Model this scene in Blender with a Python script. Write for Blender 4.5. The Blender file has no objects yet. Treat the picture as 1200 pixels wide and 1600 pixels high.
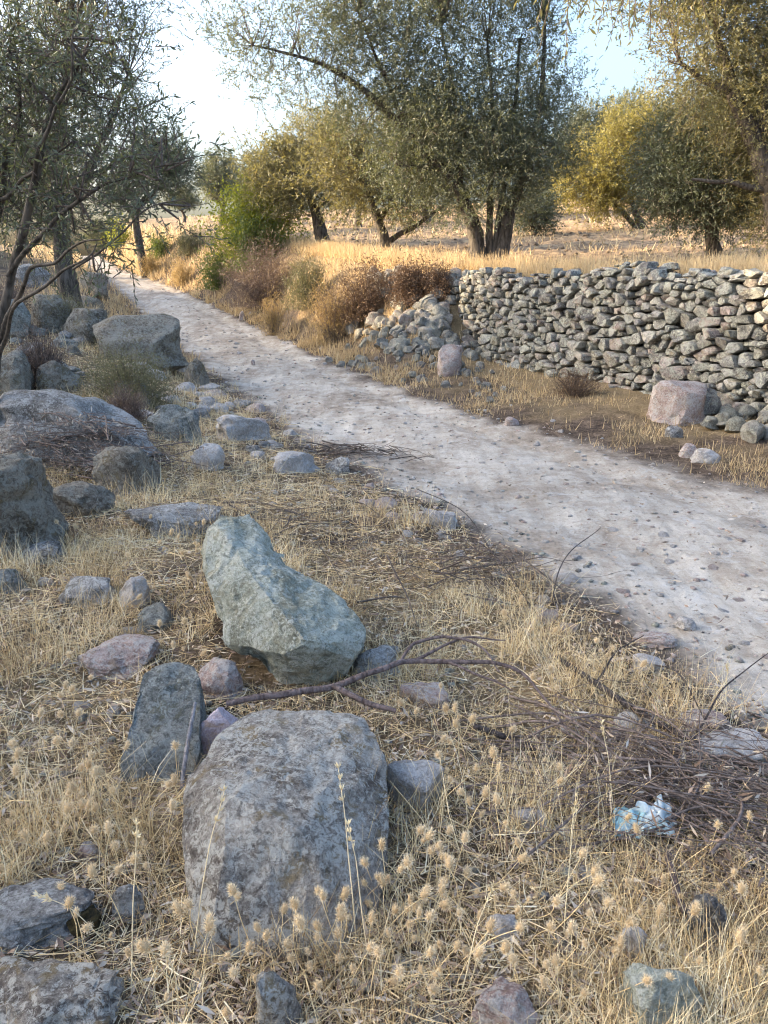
import bpy, bmesh, math, random
import numpy as np
from mathutils import Vector

# ------------------------------------------------------------------ camera, sky, sun, exposure
S = bpy.context.scene
COL = S.collection
CAM_H, PITCH, FPX = 1.5, math.radians(17.4), 1209.0
cd = bpy.data.cameras.new('camera'); cam = bpy.data.objects.new('camera', cd); COL.objects.link(cam)
cam.location = (0, 0, CAM_H); cam.rotation_euler = (math.pi/2 - PITCH, 0, 0)
cd.sensor_fit = 'VERTICAL'; cd.sensor_height = 36.0; cd.lens = 36.0*FPX/1600.0
cd.clip_start = 0.05; cd.clip_end = 2000
S.camera = cam
SUN_EL, SUN_AZ = math.radians(16.0), math.radians(84.0)      # azimuth: towards the left of the view direction (+Y)
w = bpy.data.worlds.new("World"); S.world = w; w.use_nodes = True
nt = w.node_tree
sky = nt.nodes.new('ShaderNodeTexSky'); sky.sky_type = 'NISHITA'; sky.sun_disc = False
sky.sun_elevation = SUN_EL; sky.sun_rotation = -SUN_AZ
sky.altitude = 100; sky.air_density = 1.0; sky.dust_density = 8.5; sky.ozone_density = 2.6
bg = nt.nodes['Background']; bg.inputs['Strength'].default_value = 0.15
nt.links.new(sky.outputs[0], bg.inputs['Color'])
sl = bpy.data.lights.new('sun', 'SUN'); so = bpy.data.objects.new('sun', sl); COL.objects.link(so)
SDIR = Vector((-math.sin(SUN_AZ)*math.cos(SUN_EL), math.cos(SUN_AZ)*math.cos(SUN_EL), math.sin(SUN_EL)))
so.rotation_euler = (-SDIR).to_track_quat('-Z', 'Y').to_euler()
so.location = (-20, 10, 12)
sl.energy = 2.1; sl.angle = math.radians(0.5); sl.color = (1.0, 0.76, 0.48)
S.view_settings.view_transform = 'Standard'; S.view_settings.look = 'None'
S.view_settings.gamma = 1.0; S.view_settings.use_curve_mapping = False
S.view_settings.exposure = 2.65
S.cycles.use_denoising = True; S.cycles.filter_width = 1.1; S.cycles.adaptive_threshold = .004
S.cycles.max_bounces = 8; S.cycles.diffuse_bounces = 4; S.cycles.transmission_bounces = 4
S.cycles.sample_clamp_indirect = 8

rng = np.random.default_rng(11)
R = random.Random(5)

# ------------------------------------------------------------------ numeric helpers
CP, SP = math.cos(PITCH), math.sin(PITCH)
def ray(px, py):
    u, v = (px-600)/FPX, (800-py)/FPX
    return np.array((u, CP + v*SP, -SP + v*CP))
def P(px, py, Y):                      # the place on the line of sight that lies Y metres ahead
    d = ray(px, py); t = Y/d[1]
    return np.array((d[0]*t, Y, CAM_H + d[2]*t))
def sstep(a, b, x):
    t = np.clip((np.asarray(x, float)-a)/(b-a), 0, 1)
    return t*t*(3-2*t)
_perm = np.random.default_rng(3).permutation(256); _perm = np.concatenate([_perm]*3)
_grad = np.random.default_rng(4).normal(size=(256, 3)); _grad /= np.linalg.norm(_grad, axis=1)[:, None]
def perlin(p):
    p = np.asarray(p, float)
    i = np.floor(p).astype(int); f = p - i; i &= 255
    u = f*f*f*(f*(f*6-15)+10)
    out = 0
    for dx in (0, 1):
        for dy in (0, 1):
            for dz in (0, 1):
                h = _perm[_perm[_perm[i[:, 0]+dx]+i[:, 1]+dy]+i[:, 2]+dz]
                g = _grad[h]
                dot = g[:, 0]*(f[:, 0]-dx)+g[:, 1]*(f[:, 1]-dy)+g[:, 2]*(f[:, 2]-dz)
                wx = u[:, 0] if dx else 1-u[:, 0]
                wy = u[:, 1] if dy else 1-u[:, 1]
                wz = u[:, 2] if dz else 1-u[:, 2]
                out = out + dot*wx*wy*wz
    return out*1.5
def fbm2(x, y, s, seed=0, octv=3):
    x = np.atleast_1d(np.asarray(x, float)); y = np.atleast_1d(np.asarray(y, float))
    o = 0; a = 1
    for k in range(octv):
        o = o + a*perlin(np.stack([x.ravel()/s+seed*7.3, y.ravel()/s+seed*3.1, np.full(x.size, seed*1.7+.5)], 1)).reshape(x.shape)
        s *= .5; a *= .5
    return o
def fbm3(p, s, seed=0, octv=3, gain=.5):
    o = 0; a = 1
    for k in range(octv):
        o = o + a*perlin(p/s + seed*5.17 + .37); s *= .5; a *= gain
    return o

# ------------------------------------------------------------------ the lie of the land
def zroad(y):
    y = np.asarray(y, float)
    t = np.clip((y-9)/13, 0, 1)
    z = .085*13*(t**3 - t**4/2)                     # slope eases in between 9 and 22 m
    z = z + .085*np.clip(y-22, 0, 19)
    return z - .03*np.clip(y-43, 0, 60)
def road_hit(px, py):
    d = ray(px, py); lo = .5
    for t in np.arange(1.0, 70, .02):
        if CAM_H + d[2]*t < zroad(d[1]*t): return d[0]*t, d[1]*t
    return d[0]*70, d[1]*70
Lp = [(1200,1118),(1090,1040),(960,950),(880,905),(780,850),(620,752),(500,690),(420,640),(355,595),(300,555),(255,515),(215,480),(178,445),(140,418),(122,404)]
Rp = [(1200,772),(1050,735),(850,680),(740,648),(650,620),(560,585),(490,555),(400,512),(340,483),(270,450),(215,430),(170,414),(150,404)]
Le = [(3.2,.0),(2.3,1.2)] + [road_hit(*p) for p in Lp]; Re = [(6.2,-.5),(4.5,2.4)] + [road_hit(*p) for p in Rp]
Le = sorted(((y, x) for x, y in Le)); Re = sorted(((y, x) for x, y in Re))
def _ext(E):
    ys = [e[0] for e in E]; xs = [e[1] for e in E]
    k = -.35
    return np.array([-40.]+ys+[ys[-1]+60]), np.array([xs[0]+18]+xs+[xs[-1]+60*k])
LY, LX = _ext(Le); RY, RX = _ext(Re)
def Ledge(y): return np.interp(y, LY, LX)
def Redge(y): return np.maximum(np.interp(y, RY, RX), Ledge(y)+1.2)
WALL = np.array([(.95,14.0),(2.05,11.2),(3.0,9.0),(3.9,7.0),(4.8,5.0),(5.6,3.0),(6.3,1.0)])
def wallx(y): return np.interp(y, WALL[::-1, 1], WALL[::-1, 0])
def sides(x, y):
    return (Ledge(y)-x)*.87, (x-Redge(y))*.87       # metres out from the left and from the right edge of the track
def H(x, y, detail=True):
    x = np.atleast_1d(np.asarray(x, float)); y = np.atleast_1d(np.asarray(y, float))
    zr = zroad(y); dl, dr = sides(x, y)
    B = np.interp(y, [-10,0,2,5,7.5,9.5,12.5,18,30,45], [.05,.06,.1,.14,.22,.42,.95,.95,.7,.4])
    left = sstep(.1, 2.0, dl)*B + .02*np.clip(dl-2, 0, 10)
    # the terrace to the right, kept up by the wall, then by a bank where the wall has fallen
    wx = wallx(np.clip(y, 1, 14)); yy = np.clip(y-13, 0, 40)
    beyond = np.where(y < 14, (x-wx)*.9, dr-1.3)
    T = 1.34 + .05*np.clip(beyond, 0, 40) + .072*np.clip(y-13, 0, 60)
    T = np.maximum(T, zr+.25)
    walled = 1-sstep(12.7, 14.0, y)
    st_w = sstep(.12, .5, beyond)
    st_b = sstep(np.interp(y, [14, 17], [.5, .1]), np.interp(y, [14, 17], [2.3, 1.9]), dr)
    stp = st_w*walled + st_b*(1-walled)
    verge = .07*np.clip(dr, 0, 2.5)
    mound = .42*np.exp(-((x-.75)/.8)**2-((y-13.3)/1.1)**2)*(dr > 0)*sstep(0, .8, dr)
    lowr = zr + verge + mound
    right = lowr*(1-stp) + np.maximum(T, lowr)*stp - zr
    z = zr + np.where(dl > 0, left, 0) + np.where(dr > 0, right, 0)
    # unseen hill added left of view, shaped to keep low sun off near ground
    shade_ridge = 7.3*np.exp(-((x+16.5)/3.4)**2)*np.interp(y, [-40,-25,12,16,24,28.5], [0,1,1,.50,.46,0])
    z = z + shade_ridge*sstep(-9, -13, x)
    if detail:
        onr = np.clip(np.maximum(dl, dr)+.25, 0, .5)*2
        z = z + fbm2(x, y, 1.1, 1, 3)*.045*onr + fbm2(x, y, .16, 2, 2)*.012*(0.5+onr) + fbm2(x, y, .5, 3, 2)*.012 + fbm2(x, y, .09, 17, 2)*.006*(y < 14)
        fld = sstep(.5, 1.5, beyond)*(dr > 1)
        z = z + fld*fbm2(x, y, .55, 6, 2)*.05
        mid = (Ledge(y)+Redge(y))/2
        for off in (-.62, .62):                         # shallow wheel ruts
            z = z - .035*np.exp(-((x-mid-off*1.05)/.22)**2)*(np.maximum(dl, dr) < 0)
    return z
def h1(x, y): return float(H(x, y)[0])
def hit(px, py):
    d = ray(px, py); t = np.arange(1.0, 60, .01)*(1)
    z = CAM_H + d[2]*t
    k = np.argmax(z < H(d[0]*t, d[1]*t))
    if k == 0: k = len(t)-1
    return np.array((d[0]*t[k], d[1]*t[k], h1(d[0]*t[k], d[1]*t[k])))

# ------------------------------------------------------------------ material helpers
class N:
    def __init__(s, name):
        s.m = bpy.data.materials.new(name); s.m.use_nodes = True
        s.t = s.m.node_tree; s.b = s.t.nodes['Principled BSDF']; s.out = s.t.nodes['Material Output']
        s.b.inputs['Roughness'].default_value = .9; s.b.inputs['Specular IOR Level'].default_value = .25
    def new(s, ty, **kw):
        n = s.t.nodes.new(ty)
        for k, v in kw.items(): setattr(n, k, v)
        return n
    def link(s, a, b): s.t.links.new(a, b)
    def val(s, sock, v):
        if hasattr(v, 'is_linked') or isinstance(v, bpy.types.NodeSocket): s.link(v, sock)
        else: sock.default_value = v
    def coords(s, kind='Object', scale=None):
        o = s.new('ShaderNodeTexCoord').outputs[kind]
        if scale:
            m = s.new('ShaderNodeMapping'); m.inputs['Scale'].default_value = scale; s.link(o, m.inputs['Vector']); o = m.outputs[0]
        return o
    def noise(s, vec, scale, detail=4, rough=.55, dist=0):
        n = s.new('ShaderNodeTexNoise'); s.link(vec, n.inputs['Vector'])
        n.inputs['Scale'].default_value = scale; n.inputs['Detail'].default_value = detail
        n.inputs['Roughness'].default_value = rough; n.inputs['Distortion'].default_value = dist
        return n.outputs['Fac']
    def voro(s, vec, scale, feature='F1', out='Distance'):
        n = s.new('ShaderNodeTexVoronoi', feature=feature); s.link(vec, n.inputs['Vector']); n.inputs['Scale'].default_value = scale
        return n.outputs[out]
    def ramp(s, f, stops):
        n = s.new('ShaderNodeValToRGB'); s.link(f, n.inputs['Fac']); e = n.color_ramp.elements
        while len(e) < len(stops): e.new(.5)
        for k, (p, c) in enumerate(stops):
            e[k].position = p; e[k].color = (*c, 1) if len(c) == 3 else c
        return n.outputs['Color']
    def mix(s, f, a, b, mode='MIX'):
        n = s.new('ShaderNodeMix', data_type='RGBA', blend_type=mode)
        s.val(n.inputs['Factor'], f)
        for sock, v in ((n.inputs['A'], a), (n.inputs['B'], b)):
            if isinstance(v, tuple): sock.default_value = (*v, 1)
            else: s.link(v, sock)
        return n.outputs['Result']
    def math(s, op, a, b=0.0, c=0.0):
        n = s.new('ShaderNodeMath', operation=op)
        for k, v in enumerate((a, b, c)): s.val(n.inputs[k], v)
        return n.outputs[0]
    def attr(s, name):
        return s.new('ShaderNodeAttribute', attribute_name=name).outputs['Fac']
    def bump(s, h, strength, dist):
        n = s.new('ShaderNodeBump'); n.inputs['Strength'].default_value = strength; n.inputs['Distance'].default_value = dist
        s.link(h, n.inputs['Height']); s.link(n.outputs[0], s.b.inputs['Normal'])
        return n
    def color(s, c): s.val(s.b.inputs['Base Color'], (*c, 1) if isinstance(c, tuple) else c); return s
    def translucent(s, c, f):
        tr = s.new('ShaderNodeBsdfTranslucent'); s.val(tr.inputs['Color'], (*c, 1) if isinstance(c, tuple) else c)
        mx = s.new('ShaderNodeMixShader'); mx.inputs[0].default_value = f
        s.link(s.b.outputs[0], mx.inputs[1]); s.link(tr.outputs[0], mx.inputs[2]); s.link(mx.outputs[0], s.out.inputs['Surface'])

def rock_mat(name, dark, mid, light, scale=1.0, lichen=None, lichen_amt=.5, rust=None, relief=.012, pits=True, tone=False, patch=1.0):
    n = N(name); co0 = n.coords('Object'); oi = n.new('ShaderNodeObjectInfo'); va = n.new('ShaderNodeVectorMath', operation='ADD'); n.link(co0, va.inputs[0])
    n.link(n.math('MULTIPLY', oi.outputs['Random'], 37.0), va.inputs[1]); co = va.outputs[0]
    big = n.noise(co, 4*scale, 6, .65, .3); mid_n = n.noise(co, 40*scale, 8, .74, .3); grit = n.noise(co, 120*scale, 5, .8)
    f = n.math('ADD', n.math('MULTIPLY', big, .42), n.math('ADD', n.math('MULTIPLY', mid_n, .40), n.math('MULTIPLY', grit, .18)))
    c = n.ramp(f, [(.43, dark), (.495, mid), (.57, light)])
    if tone:                                               # each stone's own stone colour
        t = n.attr('tone')
        hue = n.ramp(t, [(0, (.50,.49,.49)), (.22, (.80,.79,.79)), (.4, (.84,.84,.72)), (.58, (1.0,.97,.92)), (.72, (1.15,.93,.85)), (.86, (.74,.78,.80)), (1, (1.3,1.25,1.15))])
        c = n.mix(1.0, c, hue, 'MULTIPLY')
    if rust:
        m = n.ramp(n.noise(co, 9*scale, 7, .7, .5), [(.54, (0, 0, 0)), (.62, (1, 1, 1))])
        c = n.mix(n.math('MULTIPLY', m, .7), c, rust)
    if lichen:                                             # crusts with ragged rims, in patches
        v = n.math('ADD', n.noise(co, 34*scale*patch, 8, .78, .9), n.math('MULTIPLY', n.noise(co, 6*scale, 3), .35))
        m = n.ramp(v, [(.70-.10*lichen_amt, (0, 0, 0)), (.75-.10*lichen_amt, (1, 1, 1))])
        c = n.mix(n.math('MULTIPLY', m, .85), c, lichen)
        m2 = n.ramp(n.noise(co, 30*scale, 7, .78, .7), [(.40, (1, 1, 1)), (.45, (0, 0, 0))])
        c = n.mix(n.math('MULTIPLY', m2, .6), c, tuple(q*.6 for q in dark))
    c = n.mix(.55, c, n.ramp(grit, [(.32, (.42,.41,.41)), (.6, (1.08,1.08,1.08))]), 'MULTIPLY')
    n.color(c)
    hh = n.math('ADD', n.math('MULTIPLY', mid_n, .8), n.math('ADD', n.math('MULTIPLY', grit, .6), n.math('MULTIPLY', n.noise(co, 10*scale, 5, .65), .45)))
    if pits: hh = n.math('ADD', hh, n.math('MULTIPLY', n.voro(co, 24*scale), .25))
    n.bump(hh, 1.0, relief*1.7)
    return n.m

def straw_mat(name, stops, trans=.14):
    n = N(name); c = n.ramp(n.attr('tone'), stops); n.color(c); n.b.inputs['Roughness'].default_value = .7
    n.translucent(c, trans); return n.m

def leaf_mat(name, stops, under=(.21,.23,.19), trans=.25, tcol=(.20,.215,.07)):
    n = N(name); co = n.coords('Object')
    c = n.ramp(n.attr('tone'), stops)
    geo = n.new('ShaderNodeNewGeometry')
    c = n.mix(n.math('MULTIPLY', geo.outputs['Backfacing'], .55), c, under)
    c = n.mix(.5, c, n.ramp(n.noise(co, .9, 2), [(.35, (.65,.68,.6)), (.65, (1.2,1.15,1.0))]), 'MULTIPLY')
    n.color(c); n.b.inputs['Roughness'].default_value = .5; n.b.inputs['Specular IOR Level'].default_value = .35
    n.translucent(tcol, trans); return n.m

def bark_mat(name, dark, light, scale=1.0):
    n = N(name); co = n.coords('Object', (1, 1, .25))
    f = n.noise(co, 22*scale, 6, .65, .5); g = n.noise(co, 6*scale, 3)
    n.color(n.mix(.4, n.ramp(f, [(.35, dark), (.62, light)]), n.ramp(g, [(.4, (.5,.48,.45)), (.7, (1, 1, 1))]), 'MULTIPLY'))
    n.bump(f, 1.0, .02); return n.m

M = {}
M['lichen_grey'] = rock_mat('lichen_grey_stone', (.12,.10,.085), (.30,.272,.237), (.47,.437,.385), 1.4, (.58,.565,.51), .25, (.26,.19,.09), .012)
M['green_stone'] = rock_mat('green_stone', (.21,.215,.165), (.375,.395,.325), (.51,.535,.46), 1.3, (.56,.58,.52), .05, (.33,.31,.22), .012, False)
M['dark_stone'] = rock_mat('dark_stone', (.085,.09,.08), (.19,.195,.18), (.33,.335,.31), 1.6, (.36,.38,.35), .1, (.13,.12,.07), .010)
M['lilac_stone'] = rock_mat('lilac_stone', (.30,.22,.22), (.46,.38,.41), (.60,.53,.58), 1.5, None, .5, (.46,.34,.24), .006, False)
M['pink_stone'] = rock_mat('pink_stone', (.22,.15,.13), (.36,.27,.24), (.48,.40,.36), 1.5, (.45,.43,.40), .4, (.30,.22,.15), .007, False)
M['pale_stone'] = rock_mat('pale_stone', (.28,.26,.24), (.42,.40,.38), (.55,.53,.51), 1.5, None, .4, (.40,.33,.25), .007, False)
M['slate_stone'] = rock_mat('slate_stone', (.10,.093,.088), (.235,.225,.212), (.39,.38,.36), 1.4, (.50,.50,.48), .1, (.17,.15,.11), .011)
M['brown_boulder'] = rock_mat('brown_boulder', (.10,.085,.065), (.20,.175,.14), (.31,.28,.23), .8, (.34,.33,.28), .35, (.20,.16,.08), .02)
M['wall_stone'] = rock_mat('wall_stone', (.12,.115,.11), (.27,.26,.25), (.43,.415,.395), .8, (.42,.43,.36), .25, (.27,.22,.14), .012, True, True)
M['chips'] = rock_mat('limestone_chips', (.30,.27,.25), (.46,.43,.41), (.62,.60,.58), 1.0, tone=True)
M['clod'] = rock_mat('earth_clod', (.12,.085,.055), (.22,.16,.105), (.34,.26,.17), .6)
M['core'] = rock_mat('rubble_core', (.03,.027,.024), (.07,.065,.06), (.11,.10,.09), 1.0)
M['bark'] = bark_mat('olive_bark', (.035,.03,.025), (.15,.13,.11))
M['twig'] = bark_mat('twig_bark', (.07,.055,.047), (.22,.18,.155), 2); M['brush'] = bark_mat('brushwood_bark', (.10,.075,.065), (.30,.24,.21), 2)
M['stick'] = bark_mat('stick_bark', (.085,.06,.055), (.25,.195,.185), 3)
M['grey_stick'] = bark_mat('grey_stick_bark', (.18,.17,.18), (.42,.40,.41), 3)
M['char'] = bark_mat('charred_bark', (.022,.019,.019), (.12,.10,.095), 3)
M['straw'] = straw_mat('dry_straw', [(0, (.14,.09,.05)), (.28, (.45,.32,.165)), (.55, (.77,.59,.32)), (1, (.90,.81,.58))])
M['gold'] = straw_mat('golden_grass', [(0, (.30,.21,.11)), (.5, (.56,.42,.235)), (1, (.72,.59,.38))], .35)
M['litter'] = straw_mat('leaf_litter', [(0, (.16,.11,.085)), (.35, (.33,.24,.18)), (.7, (.48,.39,.30)), (1, (.64,.56,.46))], .1)
M['fluff'] = straw_mat('seed_fluff', [(0, (.52,.38,.21)), (.5, (.78,.62,.39)), (1, (.90,.80,.60))], .35)
OL = [(0, (.055,.068,.048)), (.45, (.10,.115,.080)), (.8, (.15,.16,.115)), (1, (.25,.215,.09))]
M['olive_leaf'] = leaf_mat('olive_leaf', OL)
M['gold_leaf'] = leaf_mat('gold_lit_olive_leaf', [(0, (.075,.085,.048)), (.4, (.13,.132,.07)), (.8, (.21,.185,.08)), (1, (.36,.265,.09))], (.25,.25,.17), .33, (.31,.27,.08))  # low sun's gold put into the olive leaf colour
M['dark_leaf'] = leaf_mat('dark_olive_leaf', [(0, (.055,.070,.05)), (.5, (.095,.115,.078)), (1, (.16,.175,.12))], (.19,.22,.18), .22, (.18,.20,.06))
M['lime_leaf'] = leaf_mat('yellow_green_leaf', [(0, (.06,.10,.02)), (.5, (.15,.19,.03)), (1, (.36,.31,.04))], (.20,.22,.06), .4, (.34,.36,.03))
M['yellow_leaf'] = leaf_mat('sunlit_yellow_leaf', [(0, (.10,.105,.03)), (.5, (.22,.195,.06)), (1, (.40,.32,.10))], (.26,.25,.12), .35, (.38,.32,.06))
M['green_leaf'] = leaf_mat('shrub_leaf', [(0, (.04,.07,.025)), (.5, (.08,.12,.04)), (1, (.14,.17,.06))], (.13,.16,.08), .3, (.2,.26,.04))
M['thyme_leaf'] = leaf_mat('grey_green_shrub', [(0, (.09,.08,.05)), (.5, (.16,.15,.085)), (1, (.26,.23,.13))], (.2,.18,.12), .2)
M['rust_leaf'] = leaf_mat('rusty_dry_leaf', [(0, (.065,.042,.032)), (.5, (.125,.08,.055)), (1, (.21,.14,.09))], (.16,.11,.08), .2, (.22,.13,.07))
M['purple_leaf'] = leaf_mat('dead_brush_leaf', [(0, (.06,.038,.038)), (.5, (.12,.08,.075)), (1, (.22,.16,.13))], (.25,.19,.17), .15, (.3,.2,.12))
M['tan_leaf'] = leaf_mat('dry_shrub_leaf', [(0, (.24,.16,.07)), (.5, (.40,.28,.13)), (1, (.54,.41,.22))], (.4,.3,.16), .3, (.5,.35,.12))
n = N('tissue'); n.color(n.ramp(n.attr('tone'), [(0, (.84,.86,.85)), (.45, (.72,.84,.86)), (.75, (.48,.74,.80)), (1, (.38,.66,.76))])); n.translucent((.6,.75,.8), .3); M['tissue'] = n.m
n = N('moss'); co = n.coords(); n.color(n.ramp(n.noise(co, 60, 5, .7), [(.35, (.02,.016,.008)), (.6, (.075,.055,.02)), (.75, (.12,.09,.03))])); n.bump(n.noise(co, 150, 4, .8), 1, .01); M['moss'] = n.m

def ground_mat(name):
    n = N(name); co = n.coords('Object')
    road = n.attr('road'); field = n.attr('field'); grass = n.attr('grass')
    a = n.noise(co, .9, 4, .6); b = n.noise(co, 7, 6, .7); c = n.noise(co, 45, 5, .75); d = n.noise(co, 190, 3, .7)
    # pale dusty track: bleached limestone dust with browner earth and grey patches
    rc = n.ramp(n.math('ADD', n.math('MULTIPLY', a, .45), n.math('ADD', n.math('MULTIPLY', b, .4), n.math('MULTIPLY', c, .2))),
                [(.40, (.23,.19,.15)), (.465, (.35,.305,.255)), (.53, (.455,.415,.36)), (.62, (.57,.535,.48))])
    mp = n.new('ShaderNodeMapping'); mp.inputs['Rotation'].default_value = (0, 0, .42); mp.inputs['Scale'].default_value = (3.2, .55, 1); n.link(co, mp.inputs['Vector'])
    st = n.ramp(n.noise(mp.outputs[0], 2.2, 6, .7, .3), [(.40, (.74,.70,.65)), (.56, (1.08,1.06,1.02))])
    rc = n.mix(.7, rc, st, 'MULTIPLY')
    ch = n.ramp(n.noise(co, 6, 8, .74, .8), [(.57, (0, 0, 0)), (.63, (1, 1, 1))])
    rc = n.mix(n.math('MULTIPLY', ch, .6), rc, (.57,.555,.53))
    dk = n.ramp(n.noise(co, 30, 8, .8, .5), [(.38, (1, 1, 1)), (.44, (0, 0, 0))])
    rc = n.mix(n.math('MULTIPLY', dk, .55), rc, (.15,.125,.105))
    rc = n.mix(.45, rc, n.ramp(d, [(.3, (.5,.48,.46)), (.62, (1, 1, 1))]), 'MULTIPLY')
    gc = n.ramp(n.math('ADD', n.math('MULTIPLY', b, .5), n.math('MULTIPLY', c, .5)),
                [(.40, (.022,.016,.012)), (.5, (.08,.058,.043)), (.62, (.22,.165,.12))])  # brown-black earth, set darker still to deepen the shade between blades
    gc = n.mix(n.math('MULTIPLY', grass, .4), gc, n.ramp(c, [(.35, (.26,.18,.09)), (.65, (.52,.39,.20))]))
    fc = n.ramp(n.math('ADD', n.math('MULTIPLY', n.noise(co, 2.2, 5, .7), .5), n.math('MULTIPLY', b, .5)),
                [(.4, (.12,.085,.055)), (.5, (.26,.185,.115)), (.62, (.44,.32,.18))])
    col = n.mix(field, gc, fc); col = n.mix(road, col, rc)
    n.color(col); n.b.inputs['Specular IOR Level'].default_value = .12
    hh = n.math('ADD', n.math('MULTIPLY', b, .9), n.math('ADD', n.math('MULTIPLY', c, .55), n.math('MULTIPLY', d, .22)))
    n.bump(hh, .9, .022)
    return n.m
M['ground'] = ground_mat('dry_earth')

# ------------------------------------------------------------------ mesh helpers
def link(name, me, mats, parent=None, kind=None, loc=None):
    o = bpy.data.objects.new(name, me); COL.objects.link(o)
    for m in (mats if isinstance(mats, (list, tuple)) else [mats]):
        if m and m.name not in [x.name for x in me.materials if x]: me.materials.append(m)
    if parent is not None: o.parent = parent
    if kind: o['kind'] = kind
    if loc is not None: o.location = loc
    return o
def np_mesh(name, V, F, tone=None, smooth=False, mat_index=None):
    me = bpy.data.meshes.new(name); V = np.asarray(V, np.float32); F = np.asarray(F, np.int32)
    k = F.shape[1]
    me.vertices.add(len(V)); me.vertices.foreach_set('co', V.ravel())
    me.loops.add(F.size); me.loops.foreach_set('vertex_index', F.ravel())
    me.polygons.add(len(F)); me.polygons.foreach_set('loop_start', np.arange(len(F), dtype=np.int32)*k)
    if smooth: me.polygons.foreach_set('use_smooth', np.ones(len(F), bool))
    if mat_index is not None: me.polygons.foreach_set('material_index', np.asarray(mat_index, np.int32))
    me.update(calc_edges=True); me.validate()
    if tone is not None:
        a = me.attributes.new('tone', 'FLOAT', 'POINT'); a.data.foreach_set('value', np.asarray(tone, np.float32))
    return me
def tag(o, label, cat, group=None):
    o['label'] = label; o['category'] = cat
    if group: o['group'] = group
    return o
def empty(name, loc, label, cat, group=None):
    o = bpy.data.objects.new(name, None); COL.objects.link(o); o.location = loc; o.empty_display_size = .1
    return tag(o, label, cat, group)
def unit(v):
    v = np.asarray(v, float); return v/(np.linalg.norm(v, axis=-1, keepdims=True)+1e-12)
def tubes(paths, sides=6):
    """paths: list of (points (n,3), radii (n)) -> one vertex and quad array"""
    VV, FF = [], []; base = 0
    for pts, rad in paths:
        pts = np.asarray(pts, float); rad = np.asarray(rad, float); n_ = len(pts)
        tan = unit(np.gradient(pts, axis=0)); up = np.array((0, 0, 1.)) if abs(tan[0, 2]) < .8 else np.array((1., 0, 0))
        x = unit(np.cross(tan, up)); y = np.cross(tan, x)
        a = np.arange(sides)*2*math.pi/sides
        ring = pts[:, None]+rad[:, None, None]*(np.cos(a)[None, :, None]*x[:, None]+np.sin(a)[None, :, None]*y[:, None])
        VV.append(ring.reshape(-1, 3))
        i = (np.arange(n_-1)[:, None]*sides+np.arange(sides)[None]).ravel(); j = (np.arange(n_-1)[:, None]*sides+(np.arange(sides)[None]+1) % sides).ravel()
        FF.append(np.stack([i, j, j+sides, i+sides], 1)+base); base += n_*sides
    return np.concatenate(VV), np.concatenate(FF)
def spline(pts, rad, n_=10, wob=0, seed=0):
    pts = np.asarray(pts, float); m = len(pts); t = np.linspace(0, m-1, (m-1)*n_+1)
    q = np.concatenate([[2*pts[0]-pts[1]], pts, [2*pts[-1]-pts[-2]]])
    i = np.minimum(t.astype(int), m-2); f = (t-i)[:, None]
    p0, p1, p2, p3 = q[i], q[i+1], q[i+2], q[i+3]
    c = .5*((2*p1)+(-p0+p2)*f+(2*p0-5*p1+4*p2-p3)*f*f+(-p0+3*p1-3*p2+p3)*f**3)
    r = np.interp(t, np.linspace(0, m-1, len(rad)), rad)
    if wob:
        for k in range(3): c[:, k] += wob*perlin(np.stack([t*1.3+seed, t*0+k*9.1, t*0+seed*2.2], 1))
    return c, r
def leaves(origin, direc, length, width, tone):
    """one diamond leaf per row, turned about its own axis at random"""
    n_ = len(origin); d = unit(direc); r = unit(rng.normal(size=(n_, 3))); s = unit(np.cross(d, r))
    L = np.asarray(length)[:, None]; W = np.asarray(width)[:, None]
    bend = np.cross(s, d)*L*.10*rng.uniform(-1, 1, (n_, 1))
    V = np.stack([origin, origin+d*L*.45+s*W*.5+bend, origin+d*L, origin+d*L*.45-s*W*.5+bend], 1).reshape(-1, 3)
    F = np.arange(n_*4).reshape(-1, 4)
    return V, F, np.repeat(tone, 4)
def ribbons(base, direc, length, width, bend, tone, seg=2, curl=None):
    """grass blades: base (n,3), direction, length, width, sideways droop"""
    n_ = len(base); d = unit(direc); side = unit(np.cross(d, rng.normal(size=(n_, 3))))
    bd = unit(rng.normal(size=(n_, 3))*np.array((1, 1, .25))) if curl is None else curl
    rows = []
    for k in range(seg+1):
        f = k/seg
        c = base+d*(length*f)[:, None]+bd*(bend*f*f)[:, None]
        wd = (width*(1-.8*f))[:, None]*.5
        rows += [c-side*wd, c+side*wd]
    V = np.stack(rows, 1).reshape(-1, 3); nv = 2*(seg+1)
    F = np.concatenate([np.stack([np.arange(n_)*nv+2*k, np.arange(n_)*nv+2*k+1, np.arange(n_)*nv+2*k+3, np.arange(n_)*nv+2*k+2], 1) for k in range(seg)])
    return V, F, np.repeat(tone, nv)
def join(parts):
    V, F, T = [], [], []; b = 0
    for v, f, t in parts:
        V.append(v); F.append(f+b); T.append(t); b += len(v)
    return np.concatenate(V), np.concatenate(F), np.concatenate(T)

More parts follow.
